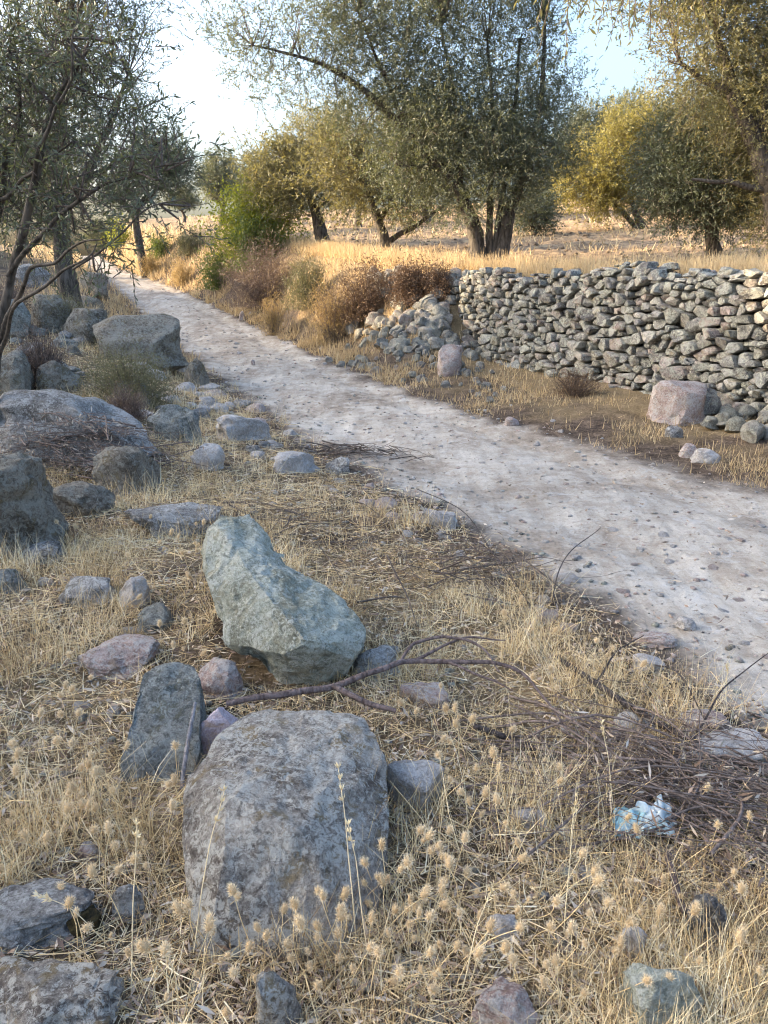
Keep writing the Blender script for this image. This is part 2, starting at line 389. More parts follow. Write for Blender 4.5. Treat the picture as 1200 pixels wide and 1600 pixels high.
_ico = {}
def ico(n_):
    if n_ not in _ico:
        bm = bmesh.new(); bmesh.ops.create_icosphere(bm, subdivisions=n_, radius=1)
        _ico[n_] = (np.array([v.co[:] for v in bm.verts]), np.array([[v.index for v in f.verts] for f in bm.faces])); bm.free()
    return _ico[n_]
def rock_shape(seed, sub=3, cuts=9, rough=.10, boxy=.5):
    V, F = ico(sub); V = V.copy(); r = np.random.default_rng(seed)
    V = np.sign(V)*np.abs(V)**(1-.35*boxy)
    V /= np.abs(V).max(0)
    for k in range(cuts):
        nrm = unit(r.normal(size=3)*np.array((1, 1, .8))); nrm[2] = abs(nrm[2])*(1 if nrm[2] > -.15 else -.1); nrm = unit(nrm); d = r.uniform(.58, .92)
        V -= np.clip(V@nrm-d, 0, None)[:, None]*nrm
    for k in range(cuts*2 if sub > 2 else 3):               # small chips knocked off edges and corners
        nrm = unit(V[r.integers(len(V))]+r.normal(size=3)*.25); nrm = unit(np.array((nrm[0], nrm[1], abs(nrm[2])))); d = (V@nrm).max()-r.uniform(.03, .12)
        V -= np.clip(V@nrm-d, 0, None)[:, None]*nrm
    V = V + unit(V)*(fbm3(V, .8, seed % 97, 5, .58)*rough - np.abs(fbm3(V, .55, seed % 89+3, 4, .6))*rough*1.1)[:, None]
    V -= (V.max(0)+V.min(0))/2; V = V/np.abs(V).max(0)
    low = np.clip(-V[:, 2]+.05, 0, .8); V[:, :2] *= (1/np.sqrt(np.clip(1-low**2, .3, 1)))[:, None]**.45   # no undercut: it stands in the soil
    return V/np.abs(V).max(0), F
def rock_mesh(name, seed, size, sub=3, cuts=9, rough=.10, boxy=.5, tone=None, ang=38):
    V, F = rock_shape(seed, sub, cuts, rough, boxy)
    me = np_mesh(name, V*np.asarray(size)/2, F, None if tone is None else np.full(len(V), tone), True)
    me.set_sharp_from_angle(angle=math.radians(ang)); return me
FOOT = []                                                   # stone footprints, where no grass takes root
def rock(name, box, mat, label, seed, cat='rock', deep=.8, sink=.25, sub=4, cuts=9, rough=.10, boxy=.5, rot=None, group=None, Y=None, hscale=1.0, tone=None):
    """a stone that shows in the photograph between x0,y0 and x1,y1; sized from how far off the ground there is"""
    x0, y0, x1, y1 = box; cx = (x0+x1)/2
    g = hit(cx, y1) if Y is None else P(cx, y1, Y)
    dist = g[1]*CP+(CAM_H-g[2])*SP
    wd = (x1-x0)*dist/FPX; dp = wd*deep*1.15
    a = math.atan2(CAM_H-g[2], g[1])
    hh = ((y1-y0)*dist/FPX - dp*math.sin(a)*.92)/math.cos(a)
    hh = max(hh, .22*wd)*hscale
    dist2 = dist+dp*.4; wd *= dist2/dist
    wd *= 1.12; hh *= 1.08
    full = hh/(1-sink)
    c = np.array((g[0]*(dist2/dist), g[1]+dp*.42, 0)); c[2] = g[2]-full*sink+full/2
    o = link(name, rock_mesh(name, seed, (wd, dp, full), sub, cuts, rough, boxy, tone), mat, loc=c)
    o.rotation_euler = rot if rot else (R.uniform(-.08,.08), R.uniform(-.08,.08), R.uniform(-.3,.3))
    FOOT.append((c[0], c[1], wd*.46, dp*.46))
    return tag(o, label, cat, group)
def hull_rock(name, pts, mat, label, seed, rough=.012, edge=.022, smooth=2, cat='rock', chips=26, dents=(), chipd=.045):
    pts = np.array(pts); pts = pts.mean(0)+(pts-pts.mean(0))*1.03; o0 = pts.mean(0); o0[2] = pts[:, 2].min()
    bm = bmesh.new()
    for p in pts: bm.verts.new(p-o0)
    r = bmesh.ops.convex_hull(bm, input=bm.verts[:])
    bmesh.ops.delete(bm, geom=[v for v in bm.verts if not v.link_faces], context='VERTS')
    bmesh.ops.triangulate(bm, faces=bm.faces[:])
    for k in range(9):
        ed = [e for e in bm.edges if e.calc_length() > edge*1.6]
        if not ed: break
        bmesh.ops.subdivide_edges(bm, edges=ed, cuts=1); bmesh.ops.triangulate(bm, faces=[f for f in bm.faces if len(f.verts) > 3])
    for k in range(smooth): bmesh.ops.smooth_vert(bm, verts=bm.verts[:], factor=.5, use_axis_x=True, use_axis_y=True, use_axis_z=True)
    V = np.array([v.co[:] for v in bm.verts]); rc = np.random.default_rng(seed); cen = V.mean(0)
    for k in range(chips):                                     # chips and broken corners
        nrm = unit(unit(V[rc.integers(len(V))]-cen)+rc.normal(size=3)*.3); d = (V@nrm).max()-rc.uniform(.004, chipd)*rc.random()
        V -= np.clip(V@nrm-d, 0, None)[:, None]*nrm
    for v, c in zip(bm.verts, V): v.co = c
    bm.normal_update()
    Nn = np.array([v.normal[:] for v in bm.verts])
    for q, rad, dep in dents:                               # places where a piece has broken away
        V = V-Nn*(dep*np.exp(-(((V+o0-np.array(q))/rad)**2).sum(1)))[:, None]
    dsp = fbm3(V, .11, seed, 5, .62)*rough*.45 - np.abs(fbm3(V, .13, seed+9, 4, .6))*rough*.9 - np.clip(fbm3(V, .05, seed+4, 2)-.35, 0, 1)*rough*1.2
    V = V+Nn*dsp[:, None]
    for v, c in zip(bm.verts, V): v.co = c
    me = bpy.data.meshes.new(name); bm.to_mesh(me); bm.free()
    for p in me.polygons: p.use_smooth = True
    me.set_sharp_from_angle(angle=math.radians(28))
    o = link(name, me, mat, loc=o0)
    FOOT.append((pts[:, 0].mean(), pts[:, 1].mean(), np.ptp(pts[:, 0])*.42, np.ptp(pts[:, 1])*.42))
    return tag(o, label, cat)

# ------------------------------------------------------------------ ground, track and field
def build_ground():
    ys = list(np.arange(-30, -2, 2.0))+list(np.arange(-2, .9, .12)); y = .9
    while y < 130: ys.append(y); y += max(.016, .0095*y)
    ys = np.array(ys)
    c = np.linspace(-1, 1, 331); s = np.concatenate([-1-np.linspace(1, .05, 14)**2*1.0, c, 1+np.linspace(.05, 1, 14)**2])
    hw = np.clip(.64*ys+.7, 1.2, None)
    sx = np.where(np.abs(s) <= 1, s, 0)[None]*hw[:, None]
    out = np.clip(np.abs(s)-1, 0, None)
    X = np.where(np.abs(s)[None] <= 1, sx, np.sign(s)[None]*(hw[:, None]+out[None]*np.maximum(75-hw[:, None], 5)))
    Y = np.repeat(ys[:, None], len(s), 1)
    Z = H(X, Y)
    dl, dr = sides(X, Y)
    e = np.maximum(dl, dr)+fbm2(X, Y, .45, 8, 3)*.20
    roadw = 1-sstep(-.18, .16, e)
    wx = wallx(np.clip(Y, 1, 14)); beyond = np.where(Y < 14, (X-wx)*.9, dr-1.6)
    fieldw = sstep(1.2, 2.6, beyond+fbm2(X, Y, 1.5, 9, 2)*.8)*(dr > 0)
    grassw = np.clip(sstep(.15, .6, e)*(.35+fbm2(X, Y, .7, 12, 2)), 0, 1)
    grassw = np.where((dr > 1.2) & (fieldw < .5), 1, grassw)
    nr, nc = X.shape; idx = np.arange(nr*nc).reshape(nr, nc)
    F = np.stack([idx[:-1, :-1], idx[:-1, 1:], idx[1:, 1:], idx[1:, :-1]], -1).reshape(-1, 4)
    V = np.stack([X, Y, Z], -1).reshape(-1, 3)
    cls = np.where(fieldw.ravel()[F].mean(1) > .5, 2, np.where(roadw.ravel()[F].mean(1) > .5, 1, 0))
    for k, nm in ((0, 'ground'), (1, 'dirt_track'), (2, 'ploughed_field')):
        f = F[cls == k]; u, inv = np.unique(f, return_inverse=True)
        me = np_mesh(nm, V[u], inv.reshape(-1, 4), None, True)
        for an, arr in (('road', roadw), ('field', fieldw), ('grass', grassw)):
            a = me.attributes.new(an, 'FLOAT', 'POINT'); a.data.foreach_set('value', arr.ravel()[u].astype(np.float32))
        link(nm, me, M['ground'], kind='structure')
build_ground()

# ------------------------------------------------------------------ the dry stone wall
def poly_clip(poly, p, nrm):
    out = []; m = len(poly)
    for i in range(m):
        a, b = poly[i], poly[(i+1) % m]; da, db = (a-p)@nrm, (b-p)@nrm
        if da <= 0: out.append(a)
        if (da < 0) != (db < 0): out.append(a+(b-a)*da/(da-db))
    return np.array(out) if out else np.zeros((0, 2))
def build_wall():
    seg = np.linalg.norm(np.diff(WALL, axis=0), axis=1); cum = np.concatenate([[0], np.cumsum(seg)]); Ltot = cum[-1]
    def at(u):
        x = np.interp(u, cum, WALL[:, 0]); y = np.interp(u, cum, WALL[:, 1])
        return x, y
    tx, ty = unit(np.array((WALL[-1]-WALL[0]))); nx, ny = ty, -tx      # nx,ny: from the face outwards, towards the track
    if nx > 0: nx, ny = -nx, -ny
    root = empty('dry_stone_wall', (2.4, 10.2, h1(2.3, 10.2)), 'long dry stone wall of unmortared grey and pinkish field stones holding up the terrace', 'wall')
    org = np.array(root.location)
    r = np.random.default_rng(21)
    top = lambda u: 1.42+.012*u+.06*np.sin(u*1.7)+.04*np.sin(u*4.1+1)-.75*np.clip(.8-u, 0, .9)
    bot = lambda u: .22-.02*u
    pts = []                                               # dart throwing with sizes that grow towards the foot
    k = 0; asp = 1.55
    for _ in range(26000):
        u = r.uniform(-.05, Ltot); v = r.uniform(bot(u)-.05, top(u)+.02)
        f = (v-bot(u))/1.3
        rad = (.084+.080*(1-f*.6)*r.random()**1.6+.015*r.random())*(.72 if r.random() < .4 else 1.0)*(1.35 if r.random() < .05 else 1)
        ok = True
        for (a, b, c2) in pts[-100000:]:
            if abs(a-u) < .5 and ((a-u)/asp)**2*1.9+((b-v))**2*1.9 < ((rad+c2)*.62)**2: ok = False; break
        if ok: pts.append((u, v, rad))
    Pn = np.array(pts); print('wall stones', len(Pn))
    stones = []
    for i, (u, v, rad) in enumerate(Pn):
        poly = np.array([(-.5, -.32), (.5, -.32), (.5, .32), (-.5, .32)])+np.array((u, v))
        dd = (Pn[:, 0]-u)**2/asp**2+(Pn[:, 1]-v)**2
        for j in np.argsort(dd)[1:22]:
            q = Pn[j]; d = np.array((q[0]-u, q[1]-v)); wt = rad/(rad+q[2])
            nrm = np.array((d[0]/asp**2, d[1])); nrm /= np.linalg.norm(nrm)
            poly = poly_clip(poly, np.array((u, v))+d*wt, nrm)
            if len(poly) < 3: break
        if len(poly) >= 3: poly = poly_clip(poly, np.array((u, top(max(u, 0))+r.uniform(-.03, .07))), unit(np.array((r.normal()*.12-(.75 if u < .8 else 0), 1.0))))
        if len(poly) >= 3: poly = poly_clip(poly, np.array((-.10, 0)), np.array((-1.0, 0)))
        if len(poly) >= 3: poly = poly_clip(poly, np.array((u, bot(u)-.12)), np.array((0, -1.0)))
        if len(poly) < 3: continue
        c = poly.mean(0); ext = np.ptp(poly, axis=0)
        if ext.min() < .035: continue
        # soften the outline, open a joint, turn the stone a little
        rot = r.normal()*.13; cs, sn = math.cos(rot), math.sin(rot)
        q = (poly-c); q = q*(1-np.minimum(.022/np.maximum(ext, .05), .2))*r.uniform(.93, 1.06)
        q = q@np.array(((cs, sn), (-sn, cs)))
        nxt = np.roll(q, -1, 0); out = []
        for p0, p1 in zip(q, nxt):                         # every corner knocked off by its own amount
            if np.linalg.norm(p1-p0) < .02: out.append((p0+p1)/2); continue
            e0, e1 = r.uniform(.06, .24, 2); out += [p0+(p1-p0)*e0, p1+(p0-p1)*e1]
        out = np.array(out); out = out-out.mean(0); m = len(out)
        if m < 5: continue
        size = math.sqrt(ext[0]*ext[1])
        prot = r.uniform(-.045, .06)+.025*(rad > .15); tilt = r.normal(size=2)*.30
        rings = []
        for sc, dep in ((.90, -.16), (1.0, -.01), (.985, .028), (.92, .041)):
            jit = 1+r.normal(size=m)*.045
            ring2 = out*sc*jit[:, None]
            rings.append(np.concatenate([ring2, (np.full(m, dep)*(size/.2)+prot+(ring2@tilt)*(dep >= 0)*.8+r.normal(size=m)*.007)[:, None]], 1))
        cen = np.array([[0, 0, .043*(size/.2)+prot+r.normal()*.006]])
        L3 = np.concatenate(rings+[cen])
        for _k in range(4):                                # broken faces
            nn = unit(np.array((r.normal()*.75, r.normal()*.75, 1.0))); dq = (L3@nn).max()-r.uniform(.002, .03)
            L3 = L3-np.clip(L3@nn-dq, 0, None)[:, None]*nn
        F = []
        for a_ in range(3):
            for b_ in range(m):
                F.append((a_*m+b_, a_*m+(b_+1) % m, (a_+1)*m+(b_+1) % m)); F.append((a_*m+b_, (a_+1)*m+(b_+1) % m, (a_+1)*m+b_))
        for b_ in range(m): F.append((3*m+b_, 3*m+(b_+1) % m, 4*m))
        x0, y0 = at(np.clip(c[0], 0, Ltot))
        bat = -.07*(c[1]-.2)
        base = np.array((x0+nx*bat, y0+ny*bat, c[1]))
        W3 = base+L3[:, :1]*np.array((tx, ty, 0))+L3[:, 1:2]*np.array((0, 0, 1))+L3[:, 2:3]*np.array((nx, ny, 0))
        dist = base[1]; vis = base[1] > 7.0
        stones.append((vis*10+size/dist*10, base, W3-base, np.array(F), r.random(), size))
    stones.sort(key=lambda s: -s[0])
    rest = []
    for i, (_, base, V, F, t, size) in enumerate(stones):
        if i < 300:
            me = np_mesh('wall_stone', V, F, np.full(len(V), t), True); me.set_sharp_from_angle(angle=math.radians(20))
            link('wall_stone', me, M['wall_stone'], root, loc=base-org)
        else: rest.append((V+base-org, F, np.full(len(V), t)))
    # little pinning stones behind the joints
    for k in range(420):
        u = r.uniform(.1, Ltot); v = r.uniform(bot(u), top(u)-.05); x0, y0 = at(u)
        Vs, Fs = rock_shape(int(r.integers(40)), 1, 5, .1)
        b0 = np.array((x0-nx*(.035+.07*(v-.2)), y0-ny*(.035+.07*(v-.2)), v))
        rest.append((Vs*np.array((.06, .06, .035))*r.uniform(.7, 1.5)+b0-org, Fs, np.full(len(Vs), r.random())))
    v, f, t = join(rest)
    me = np_mesh('small_stones', v, f, t); link('small_stones', me, M['wall_stone'], root, 'stuff')
    # cap stones lying along the top, and the rubble body behind the face
    uu = np.linspace(-.05, Ltot, 60); V = []
    for u in uu:
        x0, y0 = at(np.clip(u, 0, Ltot)); t = top(max(u, 0))-.06-.35*np.clip(1.5-u, 0, 1); b = -.3
        for off, z in ((-.12, b), (-.20, t), (-.62, t), (-.62, b)): V.append((x0+nx*off-org[0], y0+ny*off-org[1], z-org[2]))
    F = []
    for i in range(len(uu)-1):
        for k in range(4): F.append((i*4+k, i*4+(k+1) % 4, i*4+4+(k+1) % 4, i*4+4+k))
    V = np.array(V); V += r.normal(size=V.shape)*.012
    F += [(3, 2, 1, 0), tuple(len(V)-4+np.arange(4))]
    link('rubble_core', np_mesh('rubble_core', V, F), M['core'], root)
    for k in range(64):
        u = r.uniform(.3, Ltot); x0, y0 = at(u); off = r.uniform(-.5, -.1); sz = r.uniform(.12, .27)
        sz *= r.uniform(.6, 1.15); me = rock_mesh('cap_stone', int(r.integers(900)), (sz, sz*.7, sz*r.uniform(.28, .5)), 2, 8, .1, .6, r.random())
        o = link('cap_stone', me, M['wall_stone'], root, loc=np.array((x0+nx*off, y0+ny*off, top(u)-.01+sz*.04))-org); o.rotation_euler = (r.normal()*.12, r.normal()*.12, r.uniform(0, 6))
build_wall()

# stones fallen along the wall foot
def fallen():
    r = np.random.default_rng(8); meshes = [rock_mesh('fallen_stone', 300+k, (1, .8, .62), 3, 9, .1, .5, k/15.) for k in range(16)]
    def put(px, py, szpx, label, group, Y=None, lift=0):
        g = hit(px, py); dist = g[1]*CP+(CAM_H-g[2])*SP; s = szpx*dist/FPX
        o = link('fallen_stone', meshes[int(r.integers(16))], M['wall_stone'], loc=(g[0], g[1], g[2]+s*(.16+lift))); o.scale = (s, s, s)
        o.rotation_euler = (r.normal()*.25, r.normal()*.25, r.uniform(0, 6)); FOOT.append((g[0], g[1], s*.4, s*.4))
        tag(o, label, 'stone', group)
    A = 'grey stone tumbled from the broken left end of the dry stone wall'
    for k in range(95):
        f = r.random(); px = 560+f*215+r.normal()*12; py = 540+f*28+r.normal()*20-(18 if f < .5 else 0)
        put(px, min(py, 610), r.uniform(12, 27), A, 'rubble below the broken end of the wall')
    for k in range(90):
        put(r.uniform(575, 712), r.uniform(428, 550), r.uniform(16, 38), 'stone heaped on the bank under the rusty bracken', 'stones heaped on the collapsed bank')
    spots = []
    for k in range(400):
        px = 1085+150*r.random()**.8; py = r.uniform(575, 662)+(px-1085)*.38; sz = r.uniform(28, 64)
        if any((px-a)**2+((py-b)*1.4)**2 < ((sz+c)*.29)**2 for a, b, c in spots): continue
        spots.append((px, py, sz))
    for px, py, sz in spots:
        put(px, py, sz, 'stone spilled at the wall foot beside the big pinkish boulder', 'stones spilled at the right foot of the wall', lift=r.uniform(0, .25))
    for k in range(26):
        put(r.uniform(684, 742), r.uniform(428, 456), r.uniform(16, 32), 'stone lying on the broken left end of the wall, level with the grass', 'stones on the broken wall end', lift=r.uniform(0, .2))
    for k in range(30):
        px = r.uniform(500, 800); put(px, 560+(px-500)*.2+r.normal()*7, r.uniform(9, 20), 'small stone along the right hand edge of the dirt track', 'small stones edging the track')
fallen()
rock('boulder', (1014, 592, 1112, 664), M['pink_stone'], 'largest boulder at the foot of the wall, pinkish brown with a blunt left end', 77, 'boulder', .7, .2, cuts=5, rough=.1, boxy=.9)
rock('fallen_stone', (682, 540, 724, 588), M['pink_stone'], 'upright pinkish stone in the rubble at the wall\'s left end', 172, 'stone', .7, .15, 4, 4, .1, .9)
rock('cap_stone', (1132, 412, 1190, 440), M['wall_stone'], 'big pale block lying on top of the wall', 73, 'stone', .8, .1, Y=8.0, hscale=.6, tone=.97)
rock('fallen_stone', (1082, 698, 1122, 725), M['pale_stone'], 'paler of two stones lying on the verge below the boulder', 74, 'stone', .8)
rock('fallen_stone', (1060, 692, 1088, 716), M['pink_stone'], 'tan stone beside a paler one on the verge below the boulder', 75, 'stone', .8)
rock('fallen_stone', (1040, 664, 1066, 684), M['slate_stone'], 'small stone on edge just below the big pinkish boulder', 76, 'stone', .7)

# ------------------------------------------------------------------ the rocks of the near bank
def pp(*a): return [P(*q) for q in a]
# the big green-grey rock, leaning back, with a broken underside
gr = pp((326,822,2.86),(352,806,3.0),(392,806,3.0),(412,850,2.92),(428,868,2.9),(480,905,2.8),(525,930,2.7),(560,962,2.58),(576,1000,2.5),(566,1036,2.47),
        (490,1068,2.43),(440,1066,2.44),(404,1050,2.46),(350,1004,2.52),(345,945,2.6),(322,898,2.7),(330,850,2.8),(480,1003,2.33),(440,1020,2.36))
CAMP = np.array((0, 0, CAM_H))
gr += [CAMP+(p-CAMP)*(1+.22/p[1])-np.array((.03, 0, .12)) for p in gr[:9]]
hull_rock('rock', gr, M['green_stone'], 'large leaning angular rock with a pale blue-green face', 5, .017, .012, 0, chips=14, dents=[(P(462,874,2.86), .13, .06), (P(398,1040,2.45), .06, .05), (P(470,1005,2.38), .03, .02), (P(345,960,2.6), .07, .03)])
# the front boulder
fb = pp((346,1146,1.84),(400,1116,1.94),(440,1110,1.95),(505,1108,1.96),(570,1122,1.92),(600,1190,1.78),(602,1300,1.6),(594,1390,1.46),(574,1470,1.36),(540,1505,1.31),(400,1530,1.28),
        (318,1530,1.28),(300,1450,1.36),(312,1330,1.47),(290,1290,1.56),(296,1215,1.68),(350,1180,1.75),(356,1240,1.55),(352,1340,1.42),(470,1300,1.47))
fb += [CAMP+(p-CAMP)*(1+.06/p[1])-np.array((0, 0, .28)) for p in fb[:16]]
hull_rock('boulder', fb, M['lichen_grey'], 'large flat-faced boulder speckled with grey lichen, nearest the camera', 6, .012, .012, 0, 'boulder', 16, (), .018)
db = pp((228,1046,2.18),(250,1036,2.22),(304,1036,2.22),(312,1075,2.12),(312,1170,1.96),(300,1215,1.9),(196,1228,1.87),(188,1205,1.9),(205,1130,2.02),(216,1080,2.1))
db += [np.array((p[0], p[1]+.10, p[2]-.28)) for p in db]
hull_rock('rock', db, M['dark_stone'], 'dark grey-green block of stone left of the lilac stone', 7, .013, .012, 0, chips=12, chipd=.02)
near = [
 ((306,1094,396,1184), 'lilac_stone', 'lilac and orange stone wedged behind the front boulder', 31, .6, .12),
 ((306,1022,384,1094), 'pink_stone', 'pinkish rounded stone between the green rock and the dark block', 32, .8, .15),
 ((122,978,250,1062), 'pink_stone', 'reddish flat-topped stone in the dry grass on the left', 33, .7, .35),
 ((96,892,182,948), 'slate_stone', 'grey pitted stone behind the reddish flat-topped stone', 34, .8, .3),
 ((184,896,236,952), 'pale_stone', 'pale square stone beside the grey pitted stone', 35, .7, .25),
 ((214,936,272,988), 'dark_stone', 'small dark stone just left of the green rock', 36, .8, .2),
 ((204,768,340,842), 'slate_stone', 'flat blue-grey slab of rock behind the green rock', 37, .8, .4),
 ((-70,680,94,880), 'brown_boulder', 'massive dark boulder cut off by the left edge, mossy underneath', 38, .9, .1),
 ((30,836,108,882), 'slate_stone', 'angular grey stone tucked under the massive dark boulder', 39, .8, .2),
 ((-30,880,44,930), 'dark_stone', 'dark bluish stone in the hollow under the massive boulder', 40, .8, .25),
 ((-60,1380,156,1500), 'slate_stone', 'long bluish stone at the left edge with moss on its end', 41, .6, .25),
 ((-60,1476,180,1680), 'lichen_grey', 'lichened boulder in the bottom left corner', 42, .8, .25),
 ((178,1392,228,1446), 'slate_stone', 'small upright bluish slate splinter', 43, .35, .2),
 ((548,996,626,1062), 'slate_stone', 'grey stone half hidden behind the right end of the green rock', 44, .8, .2),
 ((600,1176,690,1270), 'pale_stone', 'angular pale stone just right of the front boulder', 45, .7, .25),
 ((796,1254,852,1304), 'pale_stone', 'small pale stone in the grass left of the blue tissue', 46, .8, .3),
 ((860,1284,900,1312), 'pale_stone', 'flat pale chip of stone by the blue tissue', 47, .8, .3),
 ((974,1494,1092,1625), 'green_stone', 'greenish grey rock at the bottom right', 48, .8, .2),
 ((966,1446,1008,1506), 'pale_stone', 'small pale stone behind the greenish bottom right rock', 49, .8, .2),
 ((1066,1396,1134,1484), 'slate_stone', 'smooth mauve-grey stone half buried in straw', 50, .7, .3),
 ((734,1532,836,1640), 'pink_stone', 'reddish brown stone at the bottom edge', 51, .8, .3),
 ((392,1518,474,1630), 'lichen_grey', 'grey lichened stone at the bottom edge below the front boulder', 52, .8, .3),
 ((1056,1126,1204,1206), 'pale_stone', 'large flat pale stone at the edge of the track', 53, .6, .35),
 ((950,1100,1030,1152), 'pale_stone', 'pale flat stone under the charred stick', 54, .7, .35),
 ((1062,1100,1144,1150), 'pink_stone', 'low brownish stone above the large flat pale stone', 55, .7, .4),
 ((988,980,1052,1012), 'pink_stone', 'flat pinkish stone on the near edge of the track', 56, .7, .3),
 ((1056,960,1086,986), 'pale_stone', 'whitish cube-like stone lying on the track', 57, .8, .1),
 ((990,1018,1036,1048), 'pale_stone', 'pale weathered stone below the flat pinkish one', 58, .8, .3),
 ((508,712,548,742), 'slate_stone', 'grey stone on the left edge of the track by dark twigs', 59, .8, .3),
 ((640,786,716,822), 'pale_stone', 'flat pale bedrock slab at the left edge of the track', 60, .6, .45),
 ((600,660,640,690), 'pale_stone', 'x', 61, .6, .45),
 ((336,1470,380,1500), 'pale_stone', 'x', 61, .6, .45),
 ((620,1060,700,1110), 'pink_stone', 'low tan stone beneath the brown branch', 62, .7, .4),
 ((120,1312,160,1350), 'pink_stone', 'small reddish stone in dry clover left of the front boulder', 63, .8, .3),
 ((760,1426,806,1476), 'pale_stone', 'small grey-white stone in straw between front boulder and bottom right rock', 64, .8, .35),
]
for box, m, lab, sd, dp, sk in near:
    if lab == 'x': continue
    big = (box[2]-box[0]) > 110
    rock('boulder' if big and 'boulder' in lab else ('rock' if 'rock' in lab else 'stone'), box, M[m], lab, sd, 'boulder' if 'boulder' in lab.split(' left')[0].split(' under')[0].split(' below')[0] else 'stone', dp, sk, 5 if big else 4, 8, .11, .7)
rock('boulder', (146, 487, 290, 574), M['brown_boulder'], 'big smooth brown boulder by the left edge of the track', 80, 'boulder', .9, .2, 4, 5, .07, .3)
rock('boulder', (-2, 588, 246, 735), M['slate_stone'], 'wide bluish boulder half covered by dead brushwood', 81, 'boulder', .7, .15, 4, 5, .12, .9)
rock('boulder', (126, 428, 170, 464), M['brown_boulder'], 'dark round boulder at the foot of the left olive tree', 82, 'boulder', .9, .15)
rock('boulder', (60, 560, 128, 612), M['brown_boulder'], 'grey ledge of rock behind the brushwood boulder', 83, 'rock', .8, .2)
rock('boulder', (100, 482, 176, 536), M['brown_boulder'], 'brown boulder behind the big smooth one', 84, 'boulder', .8, .2)
rock('boulder', (50, 462, 112, 520), M['brown_boulder'], 'grey boulder below the trunk of the left olive tree', 85, 'boulder', .8, .2)
rock('boulder', (0, 470, 56, 530), M['dark_stone'], 'dark boulder near the left edge below the olive branches', 86, 'boulder', .8, .2)
rock('boulder', (20, 415, 76, 448), M['slate_stone'], 'low grey boulder beyond the left olive tree', 87, 'boulder', .8, .2)
for box, m, lab, sd in [((150,690,250,772), 'brown_boulder', 'grey boulder at the right end of the brushwood tangle', 111), ((84,745,176,812), 'brown_boulder', 'grey rock in front of the brushwood tangle', 112), ((236,628,312,690), 'dark_stone', 'bluish rock below the cushion shrub', 113),
                        ((-30,545,58,622), 'brown_boulder', 'brown boulder at the left edge behind the brushwood tangle', 114), ((172,590,238,640), 'dark_stone', 'dark rock between cushion shrub and brushwood tangle', 115), ((290,560,326,604), 'brown_boulder', 'brown rock just right of the cushion shrub', 116),
                        ((-20,640,40,712), 'slate_stone', 'grey rock at the left edge above the massive dark boulder', 117), ((300,690,352,735), 'pale_stone', 'pale rock in the straw left of the track edge', 118), ((340,640,420,690), 'pale_stone', 'broad pale ledge of rock along the left edge of the track', 119), ((430,700,490,740), 'pale_stone', 'flat pale rock at the track edge near the dark scatter of twigs', 120)]:
    rock('boulder' if 'boulder' in lab.split(' at')[0] else 'rock', box, M[m], lab, sd, 'boulder' if 'boulder' in lab[:14] else 'rock', .8, .3, 4, 8, .12, .7)
mo = rock('moss_cushion', (104, 1414, 160, 1476), M['moss'], 'dark brown cushion of dried moss on the long bluish stone', 88, 'moss', .8, .2, 4, 3, .2, .1)

# stones half sunk in the left edge of the track and lying on the track
r = np.random.default_rng(31)
pm = [rock_mesh('embedded_stone', 500+k, (1, .85, .45), 3, 9, .1, .5) for k in range(10)]
def scatter_stone(name, px, py, szpx, label, group, mats, sunk=.05):
    g = hit(px, py); s = szpx*(g[1]*CP+(CAM_H-g[2])*SP)/FPX
    me = pm[int(r.integers(10))]; m = mats[int(r.integers(len(mats)))]
    me2 = me if me.materials and me.materials[0] == M[m] else None
    if me2 is None:
        key = me.name+m
        me2 = _cache.get(key)
        if me2 is None: me2 = me.copy(); me2.materials.clear(); _cache[key] = me2
    o = link(name, me2, M[m], loc=(g[0], g[1], g[2]+s*sunk)); o.scale = (s, s, s*r.uniform(.7, 1.1)); o.rotation_euler = (r.normal()*.15, r.normal()*.15, r.uniform(0, 6))
    FOOT.append((g[0], g[1], s*.42, s*.42)); tag(o, label, 'stone', group)
_cache = {}
for k in range(32):
    f = r.random(); px = 300+f*190+r.normal()*16; py = 615+f*110+r.normal()*16
    scatter_stone('embedded_stone', px, py, r.uniform(16, 48), 'weathered stone sunk in the bank along the left edge of the track', 'stones sunk in the left edge of the track', ('pale_stone', 'slate_stone', 'pale_stone', 'pink_stone'))
for k in range(26):
    f = r.random(); px = 480+f*420+r.normal()*18; py = 730+f*240+r.normal()*14
    scatter_stone('embedded_stone', px, py, r.uniform(18, 52), 'flat stone showing through the straw beside the track', 'flat stones in the straw beside the track', ('pale_stone', 'slate_stone', 'pink_stone'), .0)
for k in range(70):
    px, py = r.uniform(780, 1200), r.uniform(820, 1120)
    if (py-850) < (px-780)*.63-20 and py > 790: scatter_stone('loose_stone', px, py, r.uniform(8, 26), 'small loose stone lying on the near part of the track', 'loose stones on the near part of the track', ('pale_stone', 'pale_stone', 'pink_stone', 'pale_stone'), -.08)
for k in range(40):
    f = r.random(); px = 300+f*640+r.normal()*60; py = 520+f*210+r.normal()*25
    scatter_stone('loose_stone', px, py, r.uniform(5, 12), 'small loose stone lying further up the track', 'loose stones further up the track', ('pale_stone',))
for k in range(46):
    px, py = (r.uniform(0, 300), r.uniform(900, 1400)) if r.random() < .4 else (r.uniform(600, 1200), r.uniform(1250, 1590))
    scatter_stone('buried_stone', px, py, r.uniform(18, 40), 'small stone almost buried in straw on the near bank', 'small stones buried in the straw', ('pale_stone', 'pink_stone', 'slate_stone'), -.05)
